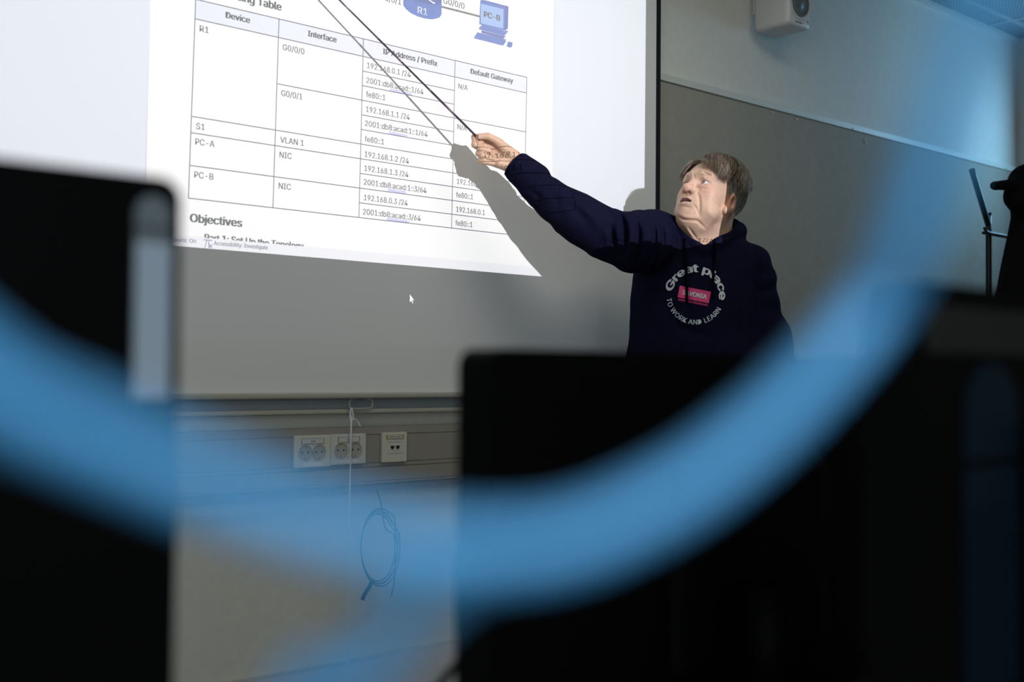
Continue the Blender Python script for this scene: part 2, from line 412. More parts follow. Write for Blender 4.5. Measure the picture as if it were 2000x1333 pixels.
# wall speaker
b0 = on_wall(1470, 30, -.03); Xs = b0[0]
def y_for(px, X, pyy=30):                      # y on the vertical plane x = X seen in image column px
    r = ray(px, pyy); tt = (X - CAM[0]) / r[0]; return (CAM + r * tt)
yf = y_for(1541, Xs)[1]; zbot = y_for(1541, Xs, 46)[2]
tw = None
fr = on_wall(1585, 55, yf); Xe = fr[0]
t = thing('wall_speaker', ((Xs + Xe) / 2, 0, zbot), 'white rounded loudspeaker mounted high on the wall right of the screen', 'speaker')
bm = bmesh.new(); bmesh.ops.create_cube(bm, size=1)
hz = .33
for v in bm.verts: v.co = Vector((Xs + (Xe - Xs) * (v.co.x + .5), yf + (-.03 - yf) * (v.co.y + .5), zbot + hz * (v.co.z + .5)))
for v in bm.verts:                             # body narrows a little towards the back and its underside slopes
    if v.co.y > yf + .01:
        pass
bmesh.ops.bevel(bm, geom=list(bm.edges), offset=.022, segments=6, affect='EDGES', profile=.5)
me = bpy.data.meshes.new('cabinet'); bm.to_mesh(me); bm.free(); cab = link('cabinet', me, MW['spk'], t, True)
cxs = (Xs + Xe) / 2; zd = zbot + .030 + (Xe - Xs) * .43
wd = (Xe - Xs)
dr = MB().disc((cxs, yf - .0005, zd), (0, -1, 0), [(wd * .44, 0), (wd * .44, .003), (wd * .41, .003), (wd * .38, .0005), (0, .0005)], 48).make('driver_ring', MW['spk'], t, 'auto')
MB().disc((cxs, yf, zd), (0, -1, 0), [(wd * .37, .001), (wd * .355, .004), (wd * .33, .004), (wd * .30, .0015), (wd * .12, .0012), (wd * .11, .003), (0, .006)], 48).make('cone', MW['cone'], dr, True)
MB().disc((cxs, yf, zd + wd * .43 + .03 + wd * .16), (0, -1, 0), [(wd * .16, 0), (wd * .15, .002), (wd * .06, .001), (wd * .05, .004), (0, .006)], 32).make('tweeter', MW['cone'], t, True)
MB().disc((Xe - .026, yf, zbot + .030), (0, -1, 0), [(.0035, -.001), (.0035, .001)], 12).make('indicator', MW['hole'], t)
k = MB(); k.box((cxs - .03, yf - .0006, zbot + .016), (cxs + .012, yf + .0005, zbot + .020)); k.make('badge', MW['cone'], t)
MB().box((cxs - .04, -.03, zbot + .08), (cxs + .04, -.0015, zbot + .2), .004).make('wall_bracket', MW['white'], t)

# coat rack near the corner with coat
yr = -.42
def K(x, y, Y=yr): return on_wall(x, y, Y)
base = K(1930, 700); base[2] = 0
t = thing('coat_rack', base, 'black steel coat rack with a bent pole near the room corner', 'coat rack')
top, bend, low = K(1897.5, 331), K(1931, 442), K(1930.5, 560)
pole_pts = [top, top + (bend - top) * .5, top + (bend - top) * .9, bend, bend + np.array([0, 0, -.03]), (bend[0], bend[1], .6), (bend[0], bend[1], .02)]
MB().tube(spline(pole_pts, 5), .0125, 16).make('pole', MW['metalblk'], t, True)
br = K(1990, 454, yr)
bz = (K(1930, 457))[2]
xb = bend[0]
MB().tube([(xb - .075, yr - .018, bz + .018), (xb - .06, yr - .018, bz + .004), (xb - .03, yr - .018, bz), (xb + .9, yr - .018, bz)], .0065, 10).make('rail', MW['metalblk'], t, True)
MB().tube([(xb + .01, yr + .03, bz + .008), (xb + .9, yr + .03, bz + .008)], .0065, 10).make('rail', MW['metalblk'], t, True)
MB().tube(spline([(xb + .9, yr, K(1897.5, 331)[2]), (xb + .87, yr, bend[2]), (xb + .87, yr, .6), (xb + .87, yr, .02)], 5), .0125, 12).make('pole', MW['metalblk'], t, True)
MB().box((xb - .02, yr - .25, 0), (xb + .02, yr + .25, .03), .006).make('foot', MW['metalblk'], t)
MB().box((xb + .85, yr - .25, 0), (xb + .89, yr + .25, .03), .006).make('foot', MW['metalblk'], t)
for dx in (.22, .45, .68):
    MB().tube(spline([(xb + dx, yr - .018, bz), (xb + dx, yr - .06, bz - .01), (xb + dx, yr - .085, bz + .015)], 4), .0045, 8).make('hook', MW['metalblk'], t, True)

# ------------------------------------------------------------------ the projector on the ceiling with its slide
def onto(wp, layer=0):                         # point on the screen -> point on the slide between lamp and screen
    s = (.20 + layer * .0012) / (YS - PROJ[1]); return PROJ + (np.array(wp) - PROJ) * s
def SP(px, py): return on_wall(px, py, YS)
tp = thing('ceiling_projector', (PROJ[0], PROJ[1] - .05, PROJ[2] + .12), 'white projector under the ceiling throwing the document onto the screen', 'projector')
x_l, x_r = .884, SP(1260, 200)[0]; z_bot = SP(800, 518.8)[2]; z_top = 2.60; z_low = 1.13
hole = [onto((x_l, YS, z_low)), onto((x_r - .004, YS, z_low)), onto((x_r + .003, YS, z_top)), onto((x_l, YS, z_top))]
yq = hole[0][1]
outer = [(PROJ[0] - .17, yq, PROJ[2] - .13), (PROJ[0] + .17, yq, PROJ[2] - .13), (PROJ[0] + .17, yq, PROJ[2] + .10), (PROJ[0] - .17, yq, PROJ[2] + .10)]
fp = MB(); vs = [fp.bm.verts.new(Vector(p)) for p in outer] + [fp.bm.verts.new(Vector(p)) for p in hole]
for i in range(4): fp.bm.faces.new((vs[i], vs[(i + 1) % 4], vs[4 + (i + 1) % 4], vs[4 + i]))
fp.make('front_plate', MW['white'], tp)
cs = MB(); yb = PROJ[1] - .2
a0, a1 = np.array(outer[0]), np.array(outer[2])
for lo, hi in (((a0[0] - .01, yb, a0[2]), (a0[0], yq, a1[2])), ((a1[0], yb, a0[2]), (a1[0] + .01, yq, a1[2])), ((a0[0], yb, a0[2] - .01), (a1[0], yq, a0[2])), ((a0[0], yb, a1[2]), (a1[0], yq, a1[2] + .01)), ((a0[0], yb - .01, a0[2]), (a1[0], yb, a1[2]))):
    cs.box(lo, hi)
cs.make('casing', MW['white'], tp)
MB().tube([(PROJ[0], PROJ[1] - .05, a1[2] + .01), (PROJ[0], PROJ[1] - .05, H)], .02, 12).make('mount_pole', MW['white'], tp, True)
FILM = {'ink': film('ink_film', (.03, .03, .06)), 'inkl': film('pale_ink_film', (.20, .20, .38)), 'line': film('line_film', (.08, .08, .14)),
        'ui': film('interface_film', (.79, .82, .91)), 'bar': film('status_film', (.90, .90, .95)), 'head': film('header_film', (.84, .85, .95)), 'dark': film('black_film', (.010, .012, .017)),
        'sq': film('lilac_film', (.16, .16, .85)), 'pcf': film('blue_film', (.05, .13, .52)), 'pcl': film('sky_film', (.30, .46, .84)), 'pcd': film('deep_blue_film', (.03, .06, .36)),
        'wire': film('grey_film', (.10, .09, .11)), 'edge': film('page_edge_film', (.72, .72, .80))}
SL = {}
def sl(kind): return SL.setdefault(kind, MB())
LAY = {'dark': 0, 'ui': 1, 'bar': 1, 'head': 2, 'edge': 2, 'line': 3, 'ink': 4, 'inkl': 4, 'sq': 5, 'pcd': 2, 'pcf': 3, 'pcl': 4, 'wire': 5}
def s_poly(kind, pts3): sl(kind).poly([onto(p, LAY[kind]) for p in pts3])
def s_rect(kind, x0, z0, x1, z1): s_poly(kind, [(x0, YS, z0), (x1, YS, z0), (x1, YS, z1), (x0, YS, z1)])
def s_seg(kind, a, bq, wd):
    a, bq = np.array(a), np.array(bq); d = (bq - a) / np.linalg.norm(bq - a); nn = np.array([-d[2], 0, d[0]]) * wd / 2
    s_poly(kind, [a - nn, bq - nn, bq + nn, a + nn])
def s_text(s, pl, pr, cap, bold=0.0, kind='ink', clip=None, res=3):
    a, bq = SP(*pl), SP(*pr); V, Pg = text_mesh(s, bold, res); k = (bq[0] - a[0]) / V[:, 0].max()
    zz = (a[2] + bq[2]) / 2
    P3 = []
    for v in V:
        q = zz + v[1] * cap
        if clip: q = max(q, clip)
        P3.append(onto((a[0] + v[0] * k + .018 * v[1] * cap, YS, q), LAY[kind]))
    sl(kind).raw(P3, Pg)
# the dark strip below the document, with the mouse arrow left clear
zcur = SP(800.5, 575)
arrow = [(0, 0), (0, -.0235), (.0055, -.0185), (.0092, -.0265), (.0125, -.025), (.0088, -.0172), (.0163, -.0172)]
ap = [zcur + np.array([x, 0, zz]) for x, zz in arrow]
bz0, bz1 = z_low, z_bot
mbd = sl('dark'); vs_o = [onto(p) for p in ((x_l, YS, bz0), (x_r, YS, bz0), (x_r, YS, bz1), (x_l, YS, bz1))]
cu = bpy.data.curves.new('c', 'CURVE'); cu.dimensions = '2D'; cu.fill_mode = 'BOTH'
for loop in (vs_o, [onto(p) for p in ap]):
    sp = cu.splines.new('POLY'); sp.points.add(len(loop) - 1); sp.use_cyclic_u = True
    for q, p in zip(sp.points, loop): q.co = (p[0], p[2], 0, 1)
def fill_curve(cu):
    ob = bpy.data.objects.new('c', cu); COL.objects.link(ob); bpy.context.view_layer.update()
    me = bpy.data.meshes.new_from_object(ob.evaluated_get(bpy.context.evaluated_depsgraph_get()))
    V = [tuple(v.co) for v in me.vertices]; Pg = [tuple(p.vertices) for p in me.polygons]
    bpy.data.objects.remove(ob); bpy.data.curves.remove(cu); bpy.data.meshes.remove(me); return V, Pg
V, Pg = fill_curve(cu); mbd.raw([(x, onto(ap[0])[1], y) for x, y, _ in V], Pg)
# page and window background
pgL, pgR = SP(290, 100)[0], SP(1080, 200)[0]
zst = SP(700, 491)[2]
s_rect('ui', x_l, zst, pgL, z_top); s_rect('ui', pgR, zst, x_r + .02, z_top); s_rect('bar', x_l, z_bot, x_r + .02, zst)
s_seg('edge', SP(292, 0) + np.array([.005, 0, .3]), SP(287, 300) - np.array([.004, 0, .2]), .0016)
s_seg('edge', SP(1083.5, 0) + np.array([.006, 0, .3]), SP(1078.5, 267) - np.array([.006, 0, .4]), .0016)
# table
c_top = [SP(382, 8), SP(545, 35), SP(710, 72), SP(889, 117), SP(1029, 150)]
c_bot = [SP(368, 387), SP(533, 406), SP(701, 425), SP(882, 446)]
zt_, zb_ = np.mean([p[2] for p in c_top]), np.mean([p[2] for p in c_bot])
c_bot.append(np.array([c_top[4][0] - .008, YS, zb_]))
zh = SP(708, 110)[2]
rows = [zh + (zb_ - zh) * k / 11 for k in range(12)]
def cx_(c, zz): f = (zt_ - zz) / (zt_ - zb_); return c_top[c][0] + (c_bot[c][0] - c_top[c][0]) * f
s_rect('head', cx_(0, zh), zh, cx_(4, zh), zt_)
LW = .0026
for c in range(5): s_seg('line', (cx_(c, zt_), YS, zt_), (cx_(c, zb_), YS, zb_), LW)
for zz, c0, c1 in [(zt_, 0, 4), (zh, 0, 4)] + [(rows[k], 2, 3) for k in range(1, 11)] + [(rows[11], 0, 4)] + [(rows[k], 3, 4) for k in (3, 6, 7, 8, 9, 10)] + [(rows[k], 1, 2) for k in (3, 6, 7, 9)] + [(rows[k], 0, 1) for k in (6, 7, 9)]:
    s_seg('line', (cx_(c0, zz), YS, zz), (cx_(c1, zz), YS, zz), LW)
HB = .022
for s, a, bq, cap, bo in [
    ('Device', (441.2, 36), (488.6, 44.5), .0160, HB), ('Interface', (601.4, 71), (657.5, 83), .0160, HB), ('IP Address / Prefix', (748, 105), (854.6, 130), .0160, HB), ('Default Gateway', (919.3, 145), (1002.5, 162), .0160, HB),
    ('R1', (390, 62), (407.7, 64.5), .0158, 0), ('S1', (383, 252), (400, 254.8), .0158, 0), ('PC-A', (381.5, 282.4), (419, 288), .0158, 0), ('PC-B', (379.5, 347), (416.7, 351.7), .0158, 0),
    ('G0/0/0', (552.3, 98), (594.4, 106), .0158, 0), ('G0/0/1', (549.3, 187.3), (590.4, 194.7), .0158, 0), ('VLAN 1', (547.3, 279), (593.4, 285), .0158, 0), ('NIC', (546, 308), (569.7, 311), .0158, 0), ('NIC', (544.3, 369), (568.3, 371), .0158, 0),
    ('192.168.0.1 /24', (717, 133), (802, 151), .0158, 0), ('2001:db8:acad::1/64', (715.6, 162), (827, 184.7), .0158, 0), ('fe80::1', (715, 189), (752.5, 196.7), .0158, 0),
    ('192.168.1.1 /24', (715, 218), (800, 234.7), .0158, 0), ('2001:db8:acad:1::1/64', (713, 246), (835, 267.5), .0158, 0), ('fe80::1', (712.4, 277), (750, 282.5), .0158, 0),
    ('192.168.1.2 /24', (712.4, 308.4), (798.4, 318), .0158, 0), ('192.168.1.3 /24', (711.7, 335.4), (797.5, 345), .0158, 0), ('2001:db8:acad:1::3/64', (710.6, 361.3), (832.8, 377), .0158, 0),
    ('192.168.0.3 /24', (710.8, 392.4), (796, 400.7), .0158, 0), ('2001:db8:acad::3/64', (709, 418.7), (821.5, 432), .0158, 0),
    ('N/A', (895.3, 173), (913.7, 177), .0158, 0), ('N/A', (893.3, 252.4), (912, 256), .0158, 0), ('192.168.1.1', (894, 332), (949, 341.5), .0158, 0), ('192.168.1.1', (892.5, 359), (948, 367.5), .0158, 0),
    ('fe80::1', (891, 385.5), (924, 390), .0158, 0), ('192.168.0.1', (891, 414), (947, 420.5), .0158, 0), ('fe80::1', (889.5, 440.5), (922.8, 444.5), .0158, 0),
    ('Objectives', (371.6, 434), (473.2, 443.3), .0210, .02)]:
    s_text(s, a, bq, cap, bo)
s_text('Addressing Table', (399, -14), (550, 20), .0205, .02)
s_text('Part 1: Set Up the Topology', (400, 470), (594, 487.5), .0170, .022, clip=SP(500, 473.6)[2])
s_text('Text Predictions: On', (282, 465), (382.7, 477), .0105, 0, 'inkl')
s_text('Accessibility: Investigate', (417.7, 478.7), (522.7, 488), .0105, 0, 'inkl')
s_text('Focus', (1070.9, 535.4), (1087, 537.6), .0112, 0, 'inkl')
s_text('122 %', (1225, 546.5), (1253, 550.5), .0118, 0, 'inkl')
for a, bq in (((761, 174), (804.6, 182.7)), ((759.7, 257.4), (795.7, 265.4)), ((756.3, 369.6), (792.7, 375.2)), ((755.8, 426.6), (799, 432.2))):
    for dz in (0, -.0042):
        s_seg('sq', SP(*a) + np.array([0, 0, dz]), SP(*bq) + np.array([0, 0, dz]), .0017)
# status bar pictograms
c = SP(406, 474)
for a, bq in (((-.012, .006), (.012, .006)), ((-.003, .006), (-.008, -.014)), ((.002, .004), (.003, -.013)), ((.003, -.004), (.013, -.014)), ((.012, -.004), (.004, -.014)), ((-.004, .012), (.004, .012))):
    s_seg('inkl', c + np.array([a[0], 0, a[1]]), c + np.array([bq[0], 0, bq[1]]), .0022)
c = SP(1064, 532)
for a, bq in (((-.005, .006), (.003, .006)), ((-.005, -.006), (.005, -.006)), ((-.005, .006), (-.005, -.006)), ((.005, .003), (.005, -.006)), ((-.009, .010), (-.006, .008)), ((.009, .010), (.006, .008)), ((-.009, -.010), (-.006, -.008)), ((.009, -.010), (.006, -.008))):
    s_seg('inkl', c + np.array([a[0], 0, a[1]]), c + np.array([bq[0], 0, bq[1]]), .0014)
# network diagram
def Z8(x, y): return SP(740 + x / 7.143, y / 7.143)
s_text('G0/0/0', (866, 7.5), (907.3, 17), .0178, .004); s_text('G0/0/1', (742, -1), (783.4, 9.5), .0178, .004)
s_seg('wire', Z8(872, 93), Z8(1412, 231), .0062)
for kind, pts in (('pcf', [(1400, 340), (1755, 430), (1768, 95), (1415, 3)]), ('pcd', [(1755, 430), (1800, 400), (1808, 90), (1768, 95)]), ('pcd', [(1415, 3), (1768, 95), (1808, 90), (1470, 0)]),
                  ('pcf', [(1395, 410), (1745, 505), (1795, 450), (1800, 425), (1755, 432), (1440, 350), (1400, 380)]), ('pcd', [(1430, 423), (1430, 460), (1735, 540), (1780, 500), (1745, 507)]),
                  ('pcf', [(1325, 535), (1730, 638), (1770, 590), (1770, 548), (1375, 450), (1330, 515)]), ('pcf', [(1780, 650), (1840, 668), (1862, 640), (1865, 592), (1802, 578)])):
    s_poly(kind, [Z8(*p) for p in pts])
# the light computer screen is a separate film beside its frame: frame is four bars
SL['pcf'].bm.free(); del SL['pcf']
for pts in ([(1400, 340), (1755, 430), (1735, 398), (1420, 325)], [(1755, 430), (1768, 95), (1740, 130), (1735, 398)], [(1768, 95), (1415, 3), (1425, 50), (1740, 130)], [(1415, 3), (1400, 340), (1420, 325), (1425, 50)],
            [(1395, 410), (1745, 505), (1795, 450), (1800, 425), (1755, 432), (1440, 350), (1400, 380)], [(1325, 535), (1730, 638), (1770, 590), (1770, 548), (1375, 450), (1330, 515)], [(1780, 650), (1840, 668), (1862, 640), (1865, 592), (1802, 578)]):
    s_poly('pcf', [Z8(*p) for p in pts])
s_poly('pcl', [Z8(*p) for p in [(1420, 325), (1735, 398), (1740, 130), (1425, 50)]])
s_text('PC-B', (945.5, 33.6), (976.9, 40.6), .0175, .022)
# router: body with its letters left clear
def text_splines(s, bold):
    cu = bpy.data.curves.new('t', 'FONT'); cu.body = s; cu.size = 1; cu.fill_mode = 'NONE'
    if FONT: cu.font = FONT
    ob = bpy.data.objects.new('t', cu); COL.objects.link(ob)
    for o in bpy.context.selected_objects: o.select_set(False)
    bpy.context.view_layer.objects.active = ob; ob.select_set(True); bpy.ops.object.convert(target='CURVE')
    ob = bpy.context.view_layer.objects.active; out = []
    for sp in ob.data.splines:
        pts = sp.bezier_points if sp.type == 'BEZIER' else sp.points
        if sp.type == 'BEZIER':
            n = len(pts); lp = []
            for i in range(n):
                p, q = pts[i], pts[(i + 1) % n]
                for tt in np.linspace(0, 1, 4, endpoint=False):
                    a, b_, c_, d_ = (np.array(x[:2]) for x in (p.co, p.handle_right, q.handle_left, q.co))
                    lp.append((1 - tt) ** 3 * a + 3 * (1 - tt) ** 2 * tt * b_ + 3 * (1 - tt) * tt ** 2 * c_ + tt ** 3 * d_)
            out.append(np.array(lp))
        else: out.append(np.array([p.co[:2] for p in pts]))
    bpy.data.objects.remove(ob); return out
spl = text_splines('R1', .02); allp = np.vstack(spl); mn = allp.min(0); cap_ = _txt['cap']; wid = np.ptp(allp[:, 0])
a, bq = SP(816, 25.5), SP(834.5, 30.3); kx = (bq[0] - a[0]) / wid; zz = (a[2] + bq[2]) / 2
loops = [[(a[0] + (p[0] - mn[0]) * kx, YS, zz + p[1] / cap_ * .0195) for p in sp_] for sp_ in spl]
router = [Z8(*p) for p in [(340, 75), (375, 125), (440, 180), (540, 230), (640, 258), (730, 270), (800, 262), (850, 240), (875, 200), (875, 60), (800, 70), (680, 65), (560, 35), (480, 0), (400, -60), (340, -60)]]
arrowp = [Z8(*p) for p in [(690, 0), (755, 45), (750, 52), (790, 50), (765, 22), (765, 34), (715, 0)]]
topf = [Z8(*p) for p in [(480, 0), (560, 35), (680, 65), (800, 70), (875, 60), (875, -200), (400, -200), (400, -60)]]
def cut_fill(kind, loops_):
    cu = bpy.data.curves.new('c', 'CURVE'); cu.dimensions = '2D'; cu.fill_mode = 'BOTH'; yy = None
    for lp in loops_:
        lp = [onto(p, LAY[kind]) for p in lp]; yy = lp[0][1]
        sp = cu.splines.new('POLY'); sp.points.add(len(lp) - 1); sp.use_cyclic_u = True
        for q, p in zip(sp.points, lp): q.co = ((p[0] - PROJ[0]) * 50, (p[2] - PROJ[2]) * 50, 0, 1)
    V, Pg = fill_curve(cu); sl(kind).raw([(PROJ[0] + x / 50, yy, PROJ[2] + y / 50) for x, y, _ in V], Pg)
cut_fill('pcf', [router] + loops); cut_fill('pcd', [topf, arrowp])
slide = None
for kind, mb in SL.items():
    if slide is None: slide = mb.make('image_slide', FILM[kind], tp, normals=False)
    else: mb.make('slide_layer', FILM[kind], slide, normals=False)

#@@PERSON@@
# ------------------------------------------------------------------ the person
# local frame: x to the viewer's right, y away from the viewer, z up, origin on the floor below the neck
_r = ray(1390, 735); YP = np.array([_r[0], _r[1], 0]); YP /= np.linalg.norm(YP); XP = np.array([YP[1], -YP[0], 0])
_p0 = CAM + ray(1390, 466) * 3.81; ORG = np.array([_p0[0], _p0[1], 0]); MP = np.stack([XP, YP, [0, 0, 1]])
def L(px, py, dy=0.0):
    v = ray(px, py); t = (YP @ (ORG - CAM) + dy) / (YP @ v); return MP @ (CAM + v * t - ORG)
def LW(px, py, Y): return MP @ (on_wall(px, py, Y) - ORG)
PM = Matrix(((XP[0], YP[0], 0, ORG[0]), (XP[1], YP[1], 0, ORG[1]), (0, 0, 1, 0), (0, 0, 0, 1)))

# ---- signed distance tools
def dot(a, b): return np.einsum('ij,ij->i', a, b)
def sphere(p, c, r): return np.linalg.norm(p - np.asarray(c), axis=1) - r
def ell(p, c, r, rotm=None):
    q = p - np.asarray(c)
    if rotm is not None: q = q @ rotm
    r = np.asarray(r, float); k0 = np.linalg.norm(q / r, axis=1); k1 = np.linalg.norm(q / (r * r), axis=1)
    return k0 * (k0 - 1) / np.maximum(k1, 1e-9)
def cap(p, a, b, r1, r2=None):
    r2 = r1 if r2 is None else r2
    a = np.asarray(a, float); b = np.asarray(b, float); ab = b - a; t = np.clip((p - a) @ ab / max(ab @ ab, 1e-12), 0, 1)
    return np.linalg.norm(p - a - t[:, None] * ab, axis=1) - (r1 + (r2 - r1) * t)
def chain(p, pts, rs):
    d = cap(p, pts[0], pts[1], rs[0], rs[1])
    for i in range(1, len(pts) - 1): d = np.minimum(d, cap(p, pts[i], pts[i + 1], rs[i], rs[i + 1]))
    return d
def smin(a, b, k):
    h = np.maximum(k - np.abs(a - b), 0) / k; return np.minimum(a, b) - h * h * k * .25
def smax(a, b, k):
    h = np.maximum(k - np.abs(a - b), 0) / k; return np.maximum(a, b) + h * h * k * .25
def ssub(a, b, k):                             # a minus b
    h = np.maximum(k - np.abs(a + b), 0) / k; return np.maximum(a, -b) + h * h * k * .25
_lat = RNG.random((32, 32, 32)) * 2 - 1
def vnoise(p, s):
    q = p * s; i = np.floor(q).astype(int); f = q - i; f = f * f * (3 - 2 * f); i &= 31; j = (i + 1) & 31
    def g(a, b, c): return _lat[a, b, c]
    x00 = g(i[:, 0], i[:, 1], i[:, 2]) * (1 - f[:, 0]) + g(j[:, 0], i[:, 1], i[:, 2]) * f[:, 0]
    x10 = g(i[:, 0], j[:, 1], i[:, 2]) * (1 - f[:, 0]) + g(j[:, 0], j[:, 1], i[:, 2]) * f[:, 0]
    x01 = g(i[:, 0], i[:, 1], j[:, 2]) * (1 - f[:, 0]) + g(j[:, 0], i[:, 1], j[:, 2]) * f[:, 0]
    x11 = g(i[:, 0], j[:, 1], j[:, 2]) * (1 - f[:, 0]) + g(j[:, 0], j[:, 1], j[:, 2]) * f[:, 0]
    return (x00 * (1 - f[:, 1]) + x10 * f[:, 1]) * (1 - f[:, 2]) + (x01 * (1 - f[:, 1]) + x11 * f[:, 1]) * f[:, 2]

def mesh_sdf(f, lo, hi, h, B=8, slack=1.35):
    """sparse surface nets: quads around the zero set of f"""
    lo = np.array(lo, float); n = np.ceil((np.array(hi) - lo) / (h * B)).astype(int)
    g = np.stack(np.meshgrid(*[np.arange(k) for k in n], indexing='ij'), -1).reshape(-1, 3)
    keep = []
    for ch in np.array_split(g, max(1, len(g) // 60000)):
        d = f(lo + (ch + .5) * B * h); keep.append(ch[np.abs(d) < B * h * .866 * slack + .002])
    g = np.vstack(keep); N = n * B + 2; o = np.stack(np.meshgrid(*[np.arange(B + 1)] * 3, indexing='ij'), -1).reshape(-1, 3)
    def key(c): return (c[:, 0] * N[1] + c[:, 1]) * N[2] + c[:, 2]
    VK, VV, ED = [], [], []
    for ch in np.array_split(g, max(1, len(g) // 500)):
        if not len(ch): continue
        c = (ch[:, None, :] * B + o[None]).reshape(-1, 3); D = f(lo + c * h).reshape(len(ch), B + 1, B + 1, B + 1)
        s = D < 0
        cn = sum(s[:, a:B + a, b:B + b, e:B + e].astype(np.int8) for a in (0, 1) for b in (0, 1) for e in (0, 1))
        bi, ii, jj, kk = np.nonzero((cn > 0) & (cn < 8))
        if not len(bi): continue
        base = np.stack([ii, jj, kk], 1); val = {}
        for a in (0, 1):
            for b in (0, 1):
                for e in (0, 1): val[(a, b, e)] = D[bi, ii + a, jj + b, kk + e]
        acc = np.zeros((len(bi), 3)); cnt = np.zeros(len(bi))
        for ax in range(3):
            o1, o2 = [q for q in range(3) if q != ax]
            for u in (0, 1):
                for v in (0, 1):
                    A = [0, 0, 0]; A[o1] = u; A[o2] = v; Bq = list(A); Bq[ax] = 1
                    va, vb = val[tuple(A)], val[tuple(Bq)]; m = (va < 0) != (vb < 0)
                    t = np.where(m, va / np.where(m, va - vb, 1), 0); p = np.array(A, float) + np.zeros((len(bi), 3)); p[:, ax] = t
                    acc += p * m[:, None]; cnt += m
        cell = ch[bi] * B + base
        VK.append(key(cell)); VV.append(lo + (cell + acc / cnt[:, None]) * h)
        for ax in range(3):
            sl1 = [slice(0, B)] * 3; sl2 = list(sl1); sl2[ax] = slice(1, B + 1)
            A, C2_ = s[(slice(None), *sl1)], s[(slice(None), *sl2)]
            b2, i2, j2, k2 = np.nonzero(A != C2_); cc = ch[b2] * B + np.stack([i2, j2, k2], 1)
            ED.append(np.column_stack([cc, np.full(len(cc), ax), A[b2, i2, j2, k2]]))
    VK = np.concatenate(VK); VV = np.vstack(VV); od = np.argsort(VK); VK, VV = VK[od], VV[od]
    E = np.vstack(ED); Q = []
    for ax in range(3):
        e = E[E[:, 3] == ax]; o1, o2 = [(1, 2), (2, 0), (0, 1)][ax]; ids = []
        for du, dv in ((-1, -1), (0, -1), (0, 0), (-1, 0)):
            c = e[:, :3].copy(); c[:, o1] += du; c[:, o2] += dv; kq = key(c); ix = np.clip(np.searchsorted(VK, kq), 0, len(VK) - 1)
            ids.append(np.where(VK[ix] == kq, ix, -1))
        q = np.stack(ids, 1); fl = e[:, 4] == 0; q[fl] = q[fl][:, ::-1]; Q.append(q[(q >= 0).all(1)])
    return VV, np.vstack(Q)

def sdf_object(name, f, lo, hi, h, m, parent=None, color=None):
    V, Q = mesh_sdf(f, lo, hi, h); me = bpy.data.meshes.new(name)
    me.vertices.add(len(V)); me.vertices.foreach_set('co', V.ravel()); me.loops.add(Q.size); me.loops.foreach_set('vertex_index', Q.ravel())
    me.polygons.add(len(Q)); me.polygons.foreach_set('loop_start', np.arange(0, Q.size, 4)); me.update(calc_edges=True)
    if color is not None:
        ca = me.color_attributes.new('tone', 'FLOAT_COLOR', 'POINT'); c = np.ones((len(V), 4)); c[:, :3] = color(V); ca.data.foreach_set('color', c.ravel())
    o = bpy.data.objects.new(name, me); COL.objects.link(o); me.materials.append(m); o.matrix_world = PM
    if parent is not None:
        o.parent = parent; o.matrix_parent_inverse = parent.matrix_world.inverted()
    me.polygons.foreach_set('use_smooth', [True] * len(Q)); me.update(); bpy.context.view_layer.update(); return o

# ---- head frame: x person's left, f forward, z up, origin between the ears
def rotm(ax, t):
    c, s = math.cos(t), math.sin(t)
    return np.array({'x': [[1, 0, 0], [0, c, -s], [0, s, c]], 'y': [[c, 0, s], [0, 1, 0], [-s, 0, c]], 'z': [[c, -s, 0], [s, c, 0], [0, 0, 1]]}[ax])
HM = rotm('z', math.radians(-39)) @ rotm('x', math.radians(-21)) @ rotm('y', math.radians(4)); HS = 1.06
HO = L(1387.2, 394.7, -.02)
def to_head(p):
    q = (p - HO) @ HM / HS; return np.stack([q[:, 0], -q[:, 1], q[:, 2]], 1)
def from_head(q):
    q = np.atleast_2d(np.asarray(q, float)); return (np.stack([q[:, 0], -q[:, 1], q[:, 2]], 1) * HS) @ HM.T + HO
def sym(q): q = q.copy(); q[:, 0] = np.abs(q[:, 0]); return q

